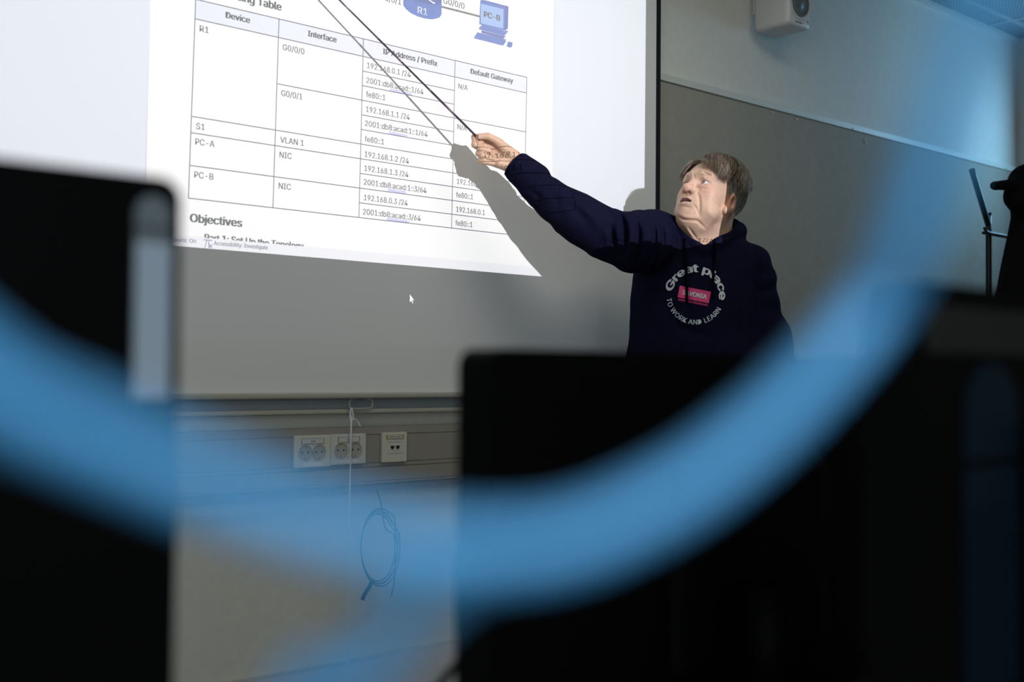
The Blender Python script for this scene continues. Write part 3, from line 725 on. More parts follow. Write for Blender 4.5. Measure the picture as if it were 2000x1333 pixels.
def head_sdf(p):
    q = to_head(p); a = sym(q)
    d = ell(q, (0, -.011, .046), (.075, .091, .084))
    d = smin(d, ell(q, (0, .036, .050), (.064, .053, .048)), .03)
    d = smin(d, ell(q, (0, .034, -.006), (.064, .054, .072)), .03)
    d = smin(d, ell(q, (0, .036, -.056), (.060, .052, .040)), .03)
    d = smin(d, sphere(a, (.046, .044, -.060), .027), .025)            # jowls
    d = smin(d, ell(q, (0, .078, -.078), (.028, .018, .018)), .022)    # chin
    d = smin(d, ell(a, (.045, .060, -.012), (.022, .021, .026)), .025) # cheeks
    d = smin(d, ell(q, (0, .080, -.043), (.034, .021, .026)), .022)    # muzzle
    d = smin(d, chain(a, [(.006, .0900, .040), (.026, .0895, .041), (.051, .071, .039)], [.0090, .0100, .0080]), .018)
    d = ssub(d, sphere(a, (.0325, .104, .019), .0175), .014)           # sockets
    d = smin(d, chain(q, [(0, .087, .030), (0, .0970, .010), (0, .1055, -.006)], [.0068, .0095, .0128]), .012)
    d = smin(d, sphere(q, (0, .1085, -.010), .0135), .009)
    d = smin(d, sphere(a, (.0165, .0975, -.0125), .0095), .009)        # wings of the nose
    d = ssub(d, ell(a, (.0085, .1035, -.0215), (.0050, .0065, .0050)), .003)
    d = smin(d, sphere(a, (.0345, .0725, .0205), .0155), .007)          # lids
    d = smin(d, chain(a, [(.019, .0855, .0335), (.034, .0880, .0340), (.050, .074, .026)], [.0040, .0050, .0040]), .007)
    d = smin(d, chain(a, [(.021, .0845, .008), (.033, .0845, .0055), (.046, .0750, .009)], [.0035, .0045, .0035]), .007)
    d = ssub(d, ell(a, (.0350, .0910, .0193), (.0165, .0150, .0046)), .0012)
    d = smin(d, chain(a, [(0, .1025, -.0375), (.010, .1015, -.0385), (.027, .0900, -.0470)], [.0046, .0044, .0016]), .006)
    d = smin(d, chain(a, [(0, .0990, -.0560), (.012, .0975, -.0552), (.026, .0885, -.0515)], [.0056, .0050, .0018]), .006)
    d = ssub(d, chain(a, [(0, .1060, -.0455), (.010, .1030, -.0458), (.0275, .0905, -.0495)], [.0052, .0046, .0012]), .002)
    d = ssub(d, chain(q, [(0, .1055, -.024), (0, .1060, -.032)], [.0020, .0020]), .008)
    # ears
    er = rotm('z', math.radians(-22)) @ rotm('x', math.radians(-8))
    e = ell(a, (.0755, -.010, -.003), (.0095, .0205, .0345), er)
    e = smin(e, ell(a, (.0735, .001, -.030), (.007, .010, .011)), .008)
    e = ssub(e, ell(a, (.0845, -.004, -.004), (.0070, .0105, .0165), er), .004)
    e = ssub(e, chain(a, [(.0845, -.006, .022), (.0850, -.021, .010), (.0845, -.022, -.010)], [.0024, .0028, .0018]), .003)
    d = smin(d, e, .006)
    # slack throat
    d = smin(d, ell(q, (0, .042, -.094), (.042, .042, .026)), .03)
    d *= HS
    nb = L(1384, 505, .03); d = smin(d, chain(p, [from_head((0, -.028, -.03))[0], nb], [.062, .070]), .035)
    d = smin(d, chain(p, [from_head((0, .045, -.090))[0], L(1366, 478, -.055)], [.026, .022]), .035)
    return d

# ---- right hand closed round the pointer
def Hp(px, py, w_=0.0):
    q = LW(px, py, -.158 - .00058 * (px - 925)); return L(px, py, q[1] - w_)
def hand_sdf(p):
    d = chain(p, [LW(1060, 352, -.225), Hp(1016, 322, .0), Hp(1000, 312, .0)], [.027, .025, .024])
    d = smin(d, chain(p, [Hp(1006, 329, .002), Hp(972, 317, .0)], [.019, .015]), .02)
    for m_ in ((950, 273, -.016), (946, 287, -.019), (946, 301, -.016), (952, 314, -.010)):
        d = smin(d, chain(p, [Hp(1000, 314, -.004), Hp(*m_)], [.020, .0135]), .014)
    d = smin(d, chain(p, [Hp(1006, 306, .012), Hp(985, 290, .018), Hp(973, 279, .014)], [.017, .0165, .0125]), .012)
    d = smin(d, chain(p, [Hp(1000, 327, .012), Hp(975, 319, .012)], [.014, .011]), .012)
    th = chain(p, [Hp(976, 279, .015), Hp(953, 266.5, .018), Hp(936, 267, .014)], [.0122, .0108, .0092])
    th = ssub(th, ell(p, Hp(939, 266.5, .026), (.0065, .0035, .0055)), .0015)
    fingers = [
        (((950, 273, -.016), (927, 268, -.006), (927, 283, .009), (934, 287, .012)), (.0100, .0095, .0086, .0078)),
        (((947, 286, -.017), (932, 286, -.002), (938, 290, .012), (955, 295.5, .014)), (.0098, .0092, .0088, .0080)),
        (((946, 300, -.014), (935, 300, .000), (942, 304, .012), (963, 310, .013)), (.0096, .0092, .0088, .0078)),
        (((952, 313, -.009), (939, 313, .000), (945, 316, .008), (962, 319.5, .009)), (.0088, .0084, .0078, .0068))]
    for pts, rs in fingers:
        fg = chain(p, [Hp(*q) for q in pts], rs)
        for q in pts[1:3]: fg = smin(fg, sphere(p, Hp(*q), rs[1] * 1.03), .004)
        d = smin(d, fg, .0030)
    d = smin(d, sphere(p, Hp(938, 277, -.005), .0115), .004)
    d = smin(d, th, .0045)
    d = ssub(d, chain(p, [Hp(958, 285, .022), Hp(968, 298, .022), Hp(975, 313, .018)], [.002, .003, .001]), .006)
    d = ssub(d, chain(p, [Hp(1008, 312, .030), Hp(990, 313, .027), Hp(978, 308, .024)], [.0015, .002, .001]), .008)
    return d
def lhand_sdf(p):                              # left hand hanging relaxed
    w0 = np.array([.262, -.015, .86]); d = chain(p, [w0 + [-.008, 0, .08], w0, w0 + [.002, -.008, -.03]], [.028, .026, .028])
    for k, (dy, ln) in enumerate(((-.040, .068), (-.018, .078), (.004, .072), (.024, .056))):
        b0_ = w0 + np.array([.004, dy * .9, -.085 + abs(k - 1) * .004]); d = smin(d, chain(p, [w0 + np.array([.002, dy * .5, -.02]), b0_], [.017, .0125]), .014)
        b1_ = b0_ + np.array([-.004, dy * .1, -ln * .5]); b2_ = b1_ + np.array([-.016, 0, -ln * .45]); d = smin(d, chain(p, [b0_, b1_, b2_], [.0105, .0095, .008]), .004)
    d = smin(d, chain(p, [w0 + [-.004, -.024, -.02], w0 + [-.012, -.052, -.05], w0 + [-.022, -.058, -.085]], [.015, .0115, .0092]), .008)
    return d
SHR, SHL = L(1268, 468, -.03), np.array([.132, .045, 1.400])
ELB, WRI = LW(1115, 424, -.268), LW(1012, 325, -.207)
LEL, LWR = np.array([.200, .055, 1.12]), np.array([.245, -.005, .92])
def core_sdf(p):                               # the clothed part of the body
    d = chain(p, [(0, .05, 1.40), (0, .04, 1.15), (0, .05, .98)], [.10, .115, .11])
    d = smin(d, chain(p, [SHR + [.02, .02, -.02], (0, .05, 1.40), SHL + [-.02, 0, -.02]], [.055, .075, .055]), .06)
    d = smin(d, chain(p, [SHR, ELB, WRI], [.048, .040, .027]), .03)
    d = smin(d, chain(p, [SHL, LEL, LWR], [.048, .040, .027]), .03)
    for sx_ in (-1, 1):
        d = smin(d, chain(p, [(sx_ * .09, .05, .95), (sx_ * .105, .045, .50), (sx_ * .11, .06, .09), (sx_ * .115, -.08, .055)], [.085, .055, .040, .036]), .04)
    return d
def in_box(p, lo, hi): return ((p > lo) & (p < hi)).all(1)
def multi(parts):
    def f(p):
        d = np.full(len(p), 1.0)
        for fn, lo, hi, k in parts:
            lo, hi = np.array(lo), np.array(hi); m = in_box(p, lo - .06, hi + .06)
            if m.any():
                v = fn(p[m]); d[m] = smin(d[m], v, k) if k else np.minimum(d[m], v)
            o = ~m
            if o.any():
                bd = np.linalg.norm(np.maximum(np.maximum(lo - p[o], p[o] - hi), 0), axis=1); d[o] = np.minimum(d[o], bd)
        return d
    return f
hlo, hhi = HO + [-.15, -.15, -.25], HO + [.15, .15, .17]
rl, rh = Hp(1040, 350, -.04), Hp(915, 250, .05); rlo, rhi = np.minimum(rl, rh) - [.02, .07, .02], np.maximum(rl, rh) + [.02, .06, .02]
body = multi([(core_sdf, (-.68, -.36, 0), (.36, .25, 1.72), 0), (head_sdf, hlo, hhi, .02), (hand_sdf, rlo, rhi, .008), (lhand_sdf, (.18, -.12, .68), (.34, .08, .97), .012)])

SKIN = np.array([.60, .385, .275])
def skin_color(V):
    c = np.tile(SKIN, (len(V), 1)); q = to_head(V); a = sym(q); m = np.linalg.norm(q, axis=1) < .16
    def blend(mask, col, amt): c[:] = c * (1 - (mask * amt)[:, None]) + np.array(col) * (mask * amt)[:, None]
    def near(d, r): return np.clip(1 - d / r, 0, 1) * m
    blend(near(sphere(q, (0, .108, -.010), .008), .022), (.60, .30, .23), .6)
    blend(near(ell(a, (.044, .072, -.004), (.010, .010, .010)), .03), (.62, .33, .25), .5)
    lips = np.minimum(chain(a, [(0, .1025, -.0400), (.010, .1010, -.0408), (.024, .0910, -.0447)], [.003, .003, .001]), chain(a, [(0, .1000, -.0535), (.012, .0980, -.0528), (.023, .0900, -.0478)], [.0034, .0030, .001]))
    blend(np.clip(1 - lips / .0022, 0, 1) * m, (.42, .19, .17), .85)
    blend(np.clip(1 - chain(a, [(0, .096, -.0460), (.010, .093, -.0462), (.026, .083, -.0492)], [.0062, .0056, .002]) / .0015, 0, 1) * m, (.10, .035, .03), .8)  # both mouth blends paint the cavity's shade as dark colour
    blend((ell(q, (0, .092, -.0466), (.026, .0115, .0052)) < 0).astype(float), (.05, .018, .016), .9)
    ear = np.clip(1 - ell(a, (.078, -.010, -.003), (.010, .021, .034)) / .006, 0, 1) * m
    blend(ear, (.50, .22, .15), .7)
    blend(near(ell(a, (.033, .082, .008), (.010, .004, .003)), .010), (.50, .28, .23), .45)
    n = vnoise(V, 260) * .5 + vnoise(V, 90) * .5; c *= (1 + .07 * n)[:, None]
    pt = L(1406, 403, -.08); c *= (1 - .16 * np.clip(1.5 - np.linalg.norm((V - pt)[:, [0, 2]], axis=1) / .004, 0, 1))[:, None]
    for nail in ((Hp(939, 266.5, .024), .0062), (Hp(930, 272, .010), .0045)):
        k = np.clip(1.6 - np.linalg.norm(V - nail[0], axis=1) / nail[1], 0, 1); blend(k, (.68, .42, .36), .8)
    return c
MW['skin'] = mat('skin', tuple(SKIN), .5, spec=.35, attr='tone', bump=('noise', 500, .12))
_pb = MW['skin'].node_tree.nodes['Principled BSDF']; _pb.inputs['Subsurface Weight'].default_value = .12; _pb.inputs['Subsurface Radius'].default_value = (.012, .005, .003); _pb.inputs['Subsurface Scale'].default_value = .5
person = sdf_object('person', body, (-.84, -.56, -.02), (.42, .30, 1.84), .0021, MW['skin'], None, skin_color)
def sculpt(o, folds, gain=1.0):
    n = len(o.data.vertices); co = np.empty(n * 3); o.data.vertices.foreach_get('co', co); co = co.reshape(-1, 3); no = np.empty(n * 3)
    o.data.vertex_normals.foreach_get('vector', no); no = no.reshape(-1, 3)
    v = co @ MP + ORG - CAM; c = v @ R; px = c[:, :2] / c[:, 2:] * F + [1000, 666.5]; vd = (v / np.linalg.norm(v, axis=1)[:, None]) @ MP.T
    face = np.clip(-np.einsum('ij,ij->i', no, vd) * 2.5, 0, 1)
    for pts, wd, dp in folds:
        pl = spline(pts, 6); best = np.full(n, 1e9); fr_ = np.zeros(n)
        for i in range(len(pl) - 1):
            ab = pl[i + 1] - pl[i]; t = np.clip(((px - pl[i]) @ ab) / (ab @ ab), 0, 1); dd = np.linalg.norm(px - pl[i] - t[:, None] * ab, axis=1); m = dd < best
            best[m] = dd[m]; fr_[m] = (i + t[m]) / (len(pl) - 1)
        amt = gain * np.exp(-(best / wd) ** 2) * np.sin(np.clip(fr_, .06, .94) * math.pi) ** .6 * face
        co += vd * (amt * dp)[:, None]
    o.data.vertices.foreach_set('co', co.ravel()); o.data.update()
sculpt(person, [
    ([(1360.5, 374), (1364.5, 384), (1366.5, 398), (1366, 410), (1366.5, 420)], 2.6, .0052), ([(1369, 377), (1372, 392), (1372, 408)], 5, -.0020),
    ([(1354.5, 401), (1360, 407), (1362.5, 414), (1364, 419)], 1.9, .0040), ([(1358, 412), (1360, 418)], 2.5, -.001),
    ([(1334, 376), (1328, 386), (1323.5, 398), (1320.5, 409)], 2.2, .0040), ([(1330, 397), (1325, 404), (1321.5, 412)], 1.8, .0030),
    ([(1326, 424), (1336, 429.5), (1350, 430.5), (1361, 431.5), (1369, 438), (1378, 447)], 2.6, .0065), ([(1365, 446), (1376, 449), (1390, 441)], 6, -.0030), ([(1326, 419), (1340, 424), (1354, 425)], 4.5, -.0030),
    ([(1346, 446), (1354, 458), (1362, 468)], 2.4, .0050), ([(1338, 442), (1346, 454), (1354, 463)], 3, -.003),
    ([(1354.5, 338), (1355.5, 344), (1358, 351)], 1.8, .0030), ([(1349, 340), (1350, 347)], 1.8, .0022), ([(1362, 341), (1374, 343), (1388, 346)], 2.0, .0010), ([(1350, 331), (1366, 333), (1384, 340)], 2.0, .0008),
    ([(1368.5, 365), (1376, 369.5), (1386, 368.5)], 1.8, .0018), ([(1372, 374), (1380, 378), (1390, 376)], 2.5, .0010), ([(1366, 353.5), (1374, 352.5), (1384, 356), (1389, 361)], 1.6, .0022),
    ([(1335, 404.5), (1343, 405.5), (1351, 406.5)], 3.2, .0032), ([(1387, 430), (1397, 436), (1406, 432)], 6, .0030), ([(1383, 400), (1388, 415), (1384, 425)], 8, -.003)])
tag(person, 'man in a navy hoodie looking up and pointing at the screen with a stick', 'person')

# ---- eyes
EYEM = mat('eye', (.8, .8, .8), .08, spec=.5, attr='tone')
gaze = np.array([-.10, .97, .16]); gaze /= np.linalg.norm(gaze)
for sx_ in (1, -1):
    bm = bmesh.new(); bmesh.ops.create_uvsphere(bm, u_segments=40, v_segments=28, radius=.0138 * HS)
    me = bpy.data.meshes.new('eye'); bm.to_mesh(me); bm.free()
    V = np.array([v.co for v in me.vertices]); gd = (np.array([gaze[0], -gaze[1], gaze[2]])) @ HM.T
    ang = np.degrees(np.arccos(np.clip(V @ gd / np.linalg.norm(V, axis=1), -1, 1)))
    c = np.ones((len(V), 4)); c[:, :3] = (.72, .70, .68); c[ang < 28, :3] = (.22, .30, .36); c[ang < 11, :3] = (.01, .01, .012); c[(ang >= 24) & (ang < 29), :3] = (.10, .13, .16)
    ca = me.color_attributes.new('tone', 'FLOAT_COLOR', 'POINT'); ca.data.foreach_set('color', c.ravel())
    o = link('eye', me, EYEM, None, True); o.matrix_world = PM @ Matrix.Translation(from_head((sx_ * .0345, .0725, .0198))[0])
    o.parent = person; o.matrix_parent_inverse = person.matrix_world.inverted()

# ---- hair: combed locks over a close cap
HC, HR = np.array([0, -.011, .046]), np.array([.075, .091, .084])
FC, FR = np.array([0, .036, .050]), np.array([.064, .053, .048])
def skull(q): return smin(ell(q, HC, HR), ell(q, FC, FR), .03)
def skull_n(q):
    e = 1e-4; g = np.stack([skull(q + np.eye(3)[i] * e) - skull(q - np.eye(3)[i] * e) for i in range(3)], 1); return g / np.linalg.norm(g, axis=1)[:, None]
def hair_limit(q):
    """height of the hairline at a place on the head: positive where hair grows"""
    a = np.abs(q[:, 0]); f = q[:, 1]
    front = np.where(f > .02, .083 + .018 * np.clip((f - .06) / .03, -1, 1) - .25 * np.clip(a - .045, 0, .03), 0)
    side = np.where(f > .0, .012 + (f) * .9, .020 - (-f) * 1.5)
    return q[:, 2] - np.where(f > .035, front, np.maximum(side, -.075))
class Strands:
    def __init__(s): s.V, s.F, s.C = [], [], []
    def add(s, P, r0, col):
        P = np.array(P); n = len(P); base = len(s.V); t = P[-1] - P[0]; t /= np.linalg.norm(t) + 1e-9
        a = np.cross(t, [0.3, .5, .8]); a /= np.linalg.norm(a); b = np.cross(t, a)
        for i, p in enumerate(P):
            r = r0 * (1 - .85 * (i / (n - 1)) ** 1.5)
            for k in range(3):
                an = 2.094 * k; s.V.append(p + (a * math.cos(an) + b * math.sin(an)) * r); s.C.append(col)
        for i in range(n - 1):
            for k in range(3): s.F.append((base + 3 * i + k, base + 3 * i + (k + 1) % 3, base + 3 * i + 3 + (k + 1) % 3, base + 3 * i + 3 + k))
    def make(s, name, m, parent):
        me = bpy.data.meshes.new(name); me.from_pydata([tuple(v) for v in s.V], [], s.F)
        ca = me.color_attributes.new('tone', 'FLOAT_COLOR', 'POINT'); c = np.ones((len(s.V), 4)); c[:, :3] = np.array(s.C); ca.data.foreach_set('color', c.ravel())
        o = bpy.data.objects.new(name, me); COL.objects.link(o); me.materials.append(m); o.matrix_world = PM; o.parent = parent; o.matrix_parent_inverse = parent.matrix_world.inverted()
        me.polygons.foreach_set('use_smooth', [True] * len(me.polygons)); me.update(); return o
MW['hair'] = mat('hair', (.1, .07, .05), .38, spec=.45, attr='tone')
BROWN, LIGHT, GREY = np.array([.115, .074, .047]), np.array([.25, .180, .118]), np.array([.46, .47, .45])
def cap_sdf(p):
    q = to_head(p); d = skull(q) - .0045; lim = hair_limit(q); return np.maximum(d, -(lim - .004)) * HS
def cap_col(V):
    q = to_head(V); g = np.clip((.055 - q[:, 2]) / .05, 0, 1)[:, None] * .6; return BROWN * .55 * (1 - g) + GREY * .45 * g
hair = sdf_object('hair', cap_sdf, HO + [-.14, -.14, -.12], HO + [.14, .14, .18], .003, MW['hair'], person, cap_col)
st = Strands()
def strand(q0, dirs, ln, lift, r, col, seg=7, grav=0.0, curl=0.0, zlim=False):
    """walk over the skull along a direction, staying just outside it"""
    p = np.array(q0, float); P = [from_head(p)[0]]; d = np.array(dirs, float); step = ln / seg
    zj = RNG.normal() * .0035
    for i in range(seg):
        if zlim and i > 1 and p[1] > .0 and p[2] < .074 - .36 * max(p[0] + .005, 0) - (.5 * max(-.035 - p[0], 0)) + zj: break
        n = skull_n(p[None])[0]; d = d - n * (d @ n) * .8; d /= np.linalg.norm(d) + 1e-9
        p = p + d * step; d = d + np.array([0, 0, -grav]) * step + np.array([curl, 0, 0]) * step
        s_ = skull(p[None])[0]; want = lift * math.sin(math.pi * min(1, (i + 1) / seg * .75 + .12)) + .003
        if s_ < want: p = p + n * (want - s_)
        P.append(from_head(p)[0])
    if len(P) > 2: st.add(P, r, col)
cnt = 0
while cnt < 5200:
    v = RNG.normal(size=3); v /= np.linalg.norm(v); v[2] = abs(v[2]) if RNG.random() < .72 else v[2]
    q = HC + v * HR * 1.0
    if q[1] > .05: q = FC + v * FR if v[1] > 0 else q
    q = q[None]; q = q - skull_n(q) * skull(q)[:, None]; q = q[0]
    if hair_limit(q[None])[0] < .003: continue
    x, f, z = q
    part = -.030                                # parting on the person's right side
    top = z > .095 or (f > .03 and z > .075)
    jit = RNG.normal(size=3) * .11
    if top:
        if x > part:
            d = np.array([.75, .50 if f > .0 else .05, -.15]) + jit; ln = RNG.uniform(.065, .105)
        else:
            d = np.array([-.75, .55, -.35]) + jit; ln = RNG.uniform(.05, .075)
        lift = RNG.uniform(.010, .022); tone = RNG.random(); col = BROWN * (1 - tone) + LIGHT * tone
        if RNG.random() < .12: col = GREY * .8
        strand(q, d, ln, lift, RNG.uniform(.0006, .0011), col, 9, 4.0, zlim=True)
    else:
        back_ = f < -.02
        d = np.array([.12 * np.sign(x), -.35, -.9]) + jit if back_ else np.array([.05 * np.sign(x), -.55, -.8]) + jit
        g = np.clip((.085 - z) / .06 + RNG.normal() * .28, 0, 1); col = (BROWN * .75) * (1 - g) + GREY * RNG.uniform(.6, 1.25) * g
        strand(q, d, RNG.uniform(.035, .06) if z > .02 else RNG.uniform(.025, .04), RNG.uniform(.002, .007), RNG.uniform(.0007, .0012), col, 6, 5.0)
    cnt += 1
# fringe falling over the forehead towards the person's left temple
for k in range(1100):
    t = RNG.random(); x0 = -.026 + .070 * t; q = np.array([[x0, .070 - .25 * abs(x0), .100 - .2 * abs(x0)]]); q = q - skull_n(q) * skull(q)[:, None]
    tone = RNG.random(); col = BROWN * (1 - tone) + LIGHT * tone
    d = np.array([.85, .28 - .35 * t, -.42 - .15 * t]) + RNG.normal(size=3) * .06
    strand(q[0], d, RNG.uniform(.055, .085), RNG.uniform(.006, .011), RNG.uniform(.0006, .0010), col, 10, 4.0, zlim=True)
for k in range(240):
    t = RNG.random(); x0 = -.030 - .022 * t; q = np.array([[x0, .068 - .28 * t * .05, .098 - .012 * t]]); q = q - skull_n(q) * skull(q)[:, None]
    tone = RNG.random(); col = BROWN * (1 - tone) + LIGHT * tone
    strand(q[0], np.array([-.55, .35, -.55]) + RNG.normal(size=3) * .10, RNG.uniform(.04, .06), RNG.uniform(.006, .011), RNG.uniform(.0008, .0012), col, 7, 8.0)
# stray ends at the crown
for k in range(60):
    v = np.array([RNG.uniform(-.1, .6), RNG.uniform(-.7, .0), RNG.uniform(.6, 1)]); v /= np.linalg.norm(v); q = (HC + v * HR * 1.02)
    pts = [q, q + v * .010 + np.array([.009, -.009, .000]), q + v * .008 + np.array([.022, -.020, -.006]) * RNG.uniform(.5, 1.1)]
    st.add([from_head(s_)[0] for s_ in spline(pts, 3)], .0007, BROWN * 1.2 if RNG.random() < .6 else GREY)
st.make('hair_locks', MW['hair'], hair)
st = Strands()
def brow(sgn):
    b_ = Strands()
    for k in range(90):
        t = RNG.random(); x = .010 + .040 * t; f = .1012 - 7.5 * (x - .008) ** 2 - .05 * x; z = .0415 + .005 * math.sin(t * 2.6) + RNG.normal() * .0022
        q = np.array([sgn * x, f, z]); d = np.array([sgn * .8, -.15 - .5 * t, .25 - .5 * t])
        tone = RNG.random(); b_.add([from_head(q)[0], from_head(q + d * .004 + [0, .0012, 0])[0], from_head(q + d * .0085)[0]], .00042, LIGHT * (1 - tone) * 1.3 + np.array([.40, .33, .27]) * tone)
    return b_.make('eyebrow', MW['hair'], person)
brow(1); brow(-1)

# ---- hoodie
COLR = [L(1327, 437, -.045), L(1344, 455, -.070), L(1372, 489, -.080), L(1408, 472, -.050), L(1429, 454, .0), L(1440, 452, .05), L(1428, 447, .10), L(1392, 440, .13), L(1350, 442, .10), L(1325, 440, .03)]
def fold(p, pts, r, k): return lambda d: ssub(d, chain(p, pts, r), k)
ARM_PROBE = LW(1115, 417, -.268)
ARM = [L(1275, 470, -.03), LW(1238, 474, -.36), LW(1180, 456, -.315), LW(1115, 417, -.268), LW(1060, 377, -.236), LW(1030, 346, -.216), LW(998, 314, -.198)]
ARMR = [.098, .094, .082, .070, .056, .046, .040]
_ca, _cb = LW(1022, 305, -.212), LW(986, 338, -.200); _cn = np.cross(_cb - _ca, [0, 1, 0]); _cn /= np.linalg.norm(_cn)
if _cn @ (ARM_PROBE - _ca) > 0: _cn = -_cn
_seg = np.cumsum([0] + [np.linalg.norm(ARM[i + 1] - ARM[i]) for i in range(6)])
def arm_param(p):
    best = np.full(len(p), 9.); tt = np.zeros(len(p))
    for i in range(6):
        a, b = ARM[i], ARM[i + 1]; ab = b - a; t = np.clip((p - a) @ ab / (ab @ ab), 0, 1); dd = np.linalg.norm(p - a - t[:, None] * ab, axis=1); m = dd < best
        best[m] = dd[m]; tt[m] = _seg[i] + t[m] * (_seg[i + 1] - _seg[i])
    return tt
def hoodie_sdf(p):
    d = ell(p, (-.052, .045, 1.31), (.205, .150, .24))
    d = smin(d, ell(p, (-.040, .035, 1.10), (.220, .165, .28)), .08)
    d = smin(d, ell(p, (-.035, .03, 1.02), (.225, .165, .17)), .08)
    d = smin(d, chain(p, [SHR + [.03, .03, -.025], (-.03, .055, 1.425), (.03, .06, 1.425), SHL + [-.02, .0, .0]], [.072, .068, .068, .064]), .05)
    arm = chain(p, ARM, ARMR); tt = arm_param(p)
    arm = arm - .0040 * np.sin(tt * 88 + 2.2 * vnoise(p, 9) + 7 * p[:, 1]) * np.exp(-((tt - .12) / .085) ** 2) - .0016 * np.sin(tt * 60 + 3 * vnoise(p, 12)) * np.clip((tt - .2) * 6, 0, 1) - .002 * vnoise(p, 22)
    d = smin(d, arm, .045)
    # cuff
    cf = chain(p, [LW(1046, 350, -.227), LW(998, 312, -.199)], [.047, .041]); d = smin(d, cf, .004)
    d = np.where(np.abs(tt - _seg[-1]) < .2, smax(d, (p - _ca) @ _cn, .006), d)
    # other sleeve
    la = chain(p, [SHL + [.0, 0, .0], SHL + [.022, .005, -.12], LEL, LWR], [.062, .062, .062, .048])
    la = la - .003 * np.sin(p[:, 2] * 70 + 3 * vnoise(p, 8)) - .002 * vnoise(p, 20)
    d = smin(d, la, .022)
    d = d - .0035 * vnoise(p, 11) - .002 * vnoise(p, 24)
    # hood round the neck
    ring = chain(p, COLR + [COLR[0]], [.023, .018, .012, .018, .026, .031, .034, .034, .028, .024, .023])
    d = smin(d, ring, .022)
    d = smin(d, chain(p, [L(1350, 460, .13), L(1395, 475, .17), L(1430, 462, .13)], [.030, .042, .032]), .04)
    # opening for the neck and the wrist
    nk = chain(p, [from_head((0, -.028, -.03))[0], L(1384, 505, .03)], [.070, .066])
    nk = smin(nk, chain(p, [from_head((0, .045, -.090))[0], L(1371, 468, -.057)], [.040, .029]), .03)
    nk = np.maximum(nk, L(0, 497, 0)[2] - p[:, 2])
    d = ssub(d, nk, .006)
    d = ssub(d, chain(p, [LW(1020, 334, -.214), LW(1000, 315, -.202), LW(980, 298, -.19)], [.030, .0345, .0355]), .003)
    hem = p[:, 2] - .90
    d = np.maximum(d, -hem)
    return d
MW['hoodie'] = mat('navy_sweat_fabric', (.0062, .0064, .0205), .95, spec=.03, bump=('noise', 900, .25), vary=.12, sheen=.0, scale=60)
MW['hoodseam'] = mat('navy_seam', (.003, .003, .009), .9, spec=.1)
hoodie = sdf_object('hoodie', multi([(hoodie_sdf, (-.68, -.42, .88), (.40, .30, 1.80), 0)]), (-.72, -.46, .86), (.42, .32, 1.84), .0036, MW['hoodie'], person)
sculpt(hoodie, [
    ([(1206, 410), (1218, 435), (1221, 461), (1216, 498)], 5, .016), ([(1224, 418), (1231, 445), (1232, 470), (1229, 498)], 8, -.008),
    ([(1193, 440), (1197, 469), (1204, 500)], 5, .012), ([(1205, 425), (1208, 455), (1210, 485)], 6, -.006), ([(1180, 420), (1184, 455), (1190, 485)], 7, -.005),
    ([(1241, 422), (1247, 456), (1245, 500), (1240, 530)], 5, .014), ([(1259, 428), (1263, 460), (1259, 496)], 8, -.008),
    ([(1273, 432), (1279, 458), (1273, 495), (1262, 530)], 5, .013), ([(1285, 436), (1287, 462), (1284, 490)], 5, -.005), ([(1291, 438), (1296, 468), (1293, 500)], 4, .012),
    ([(1306, 442), (1312, 465), (1310, 490)], 6, -.006), ([(1322, 450), (1326, 470), (1330, 500), (1336, 540)], 5, .009), ([(1313, 432), (1316, 446), (1330, 462)], 4, .008),
    ([(1100, 395), (1125, 410), (1150, 440)], 9, .005), ([(1075, 372), (1090, 395), (1092, 420)], 8, .004), ([(1040, 375), (1052, 385), (1050, 400)], 6, .006), ([(1130, 400), (1160, 425), (1175, 455)], 10, -.005),
    ([(1225, 545), (1245, 530), (1270, 520)], 7, .008), ([(1240, 560), (1262, 590), (1268, 640)], 8, .006), ([(1345, 500), (1338, 545), (1345, 600), (1352, 660)], 7, .007), ([(1390, 490), (1400, 540), (1395, 600)], 8, .005),
    ([(1480, 490), (1484, 525), (1482, 570), (1478, 640)], 5, .006), ([(1497, 505), (1503, 545), (1505, 600)], 7, -.005), ([(1440, 520), (1450, 580), (1446, 650)], 10, .006), ([(1300, 600), (1330, 640), (1380, 655)], 8, .006)], 1.5)
_hv = np.empty(len(hoodie.data.vertices) * 3); hoodie.data.vertices.foreach_get('co', _hv)
_hq = np.empty(len(hoodie.data.polygons) * 4, int); hoodie.data.polygons.foreach_get('vertices', _hq)
HBVH = BVHTree.FromPolygons([tuple(v) for v in _hv.reshape(-1, 3)], [tuple(q) for q in _hq.reshape(-1, 4)])
CAML = MP @ (CAM - ORG)
def on_hoodie(px, py, off=.0012):
    d = MP @ ray(px, py); d = d / np.linalg.norm(d); h = HBVH.ray_cast(Vector(CAML), Vector(d))
    return None if h[0] is None else np.array(h[0]) - d * off
def local_obj(mb, name, m, parent, smooth=False):
    o = mb.make(name, m, None, smooth); o.matrix_world = PM; o.parent = parent; o.matrix_parent_inverse = parent.matrix_world.inverted(); return o
def seam(pts, r=.0008, off=.0002, name='seam', m='hoodseam'):
    S_ = [on_hoodie(x, y, off) for x, y in spline(pts, 8)]; S_ = [s_ for s_ in S_ if s_ is not None]
    if len(S_) > 2: return local_obj(MB().tube(S_, r, 6), name, MW[m], hoodie, True)
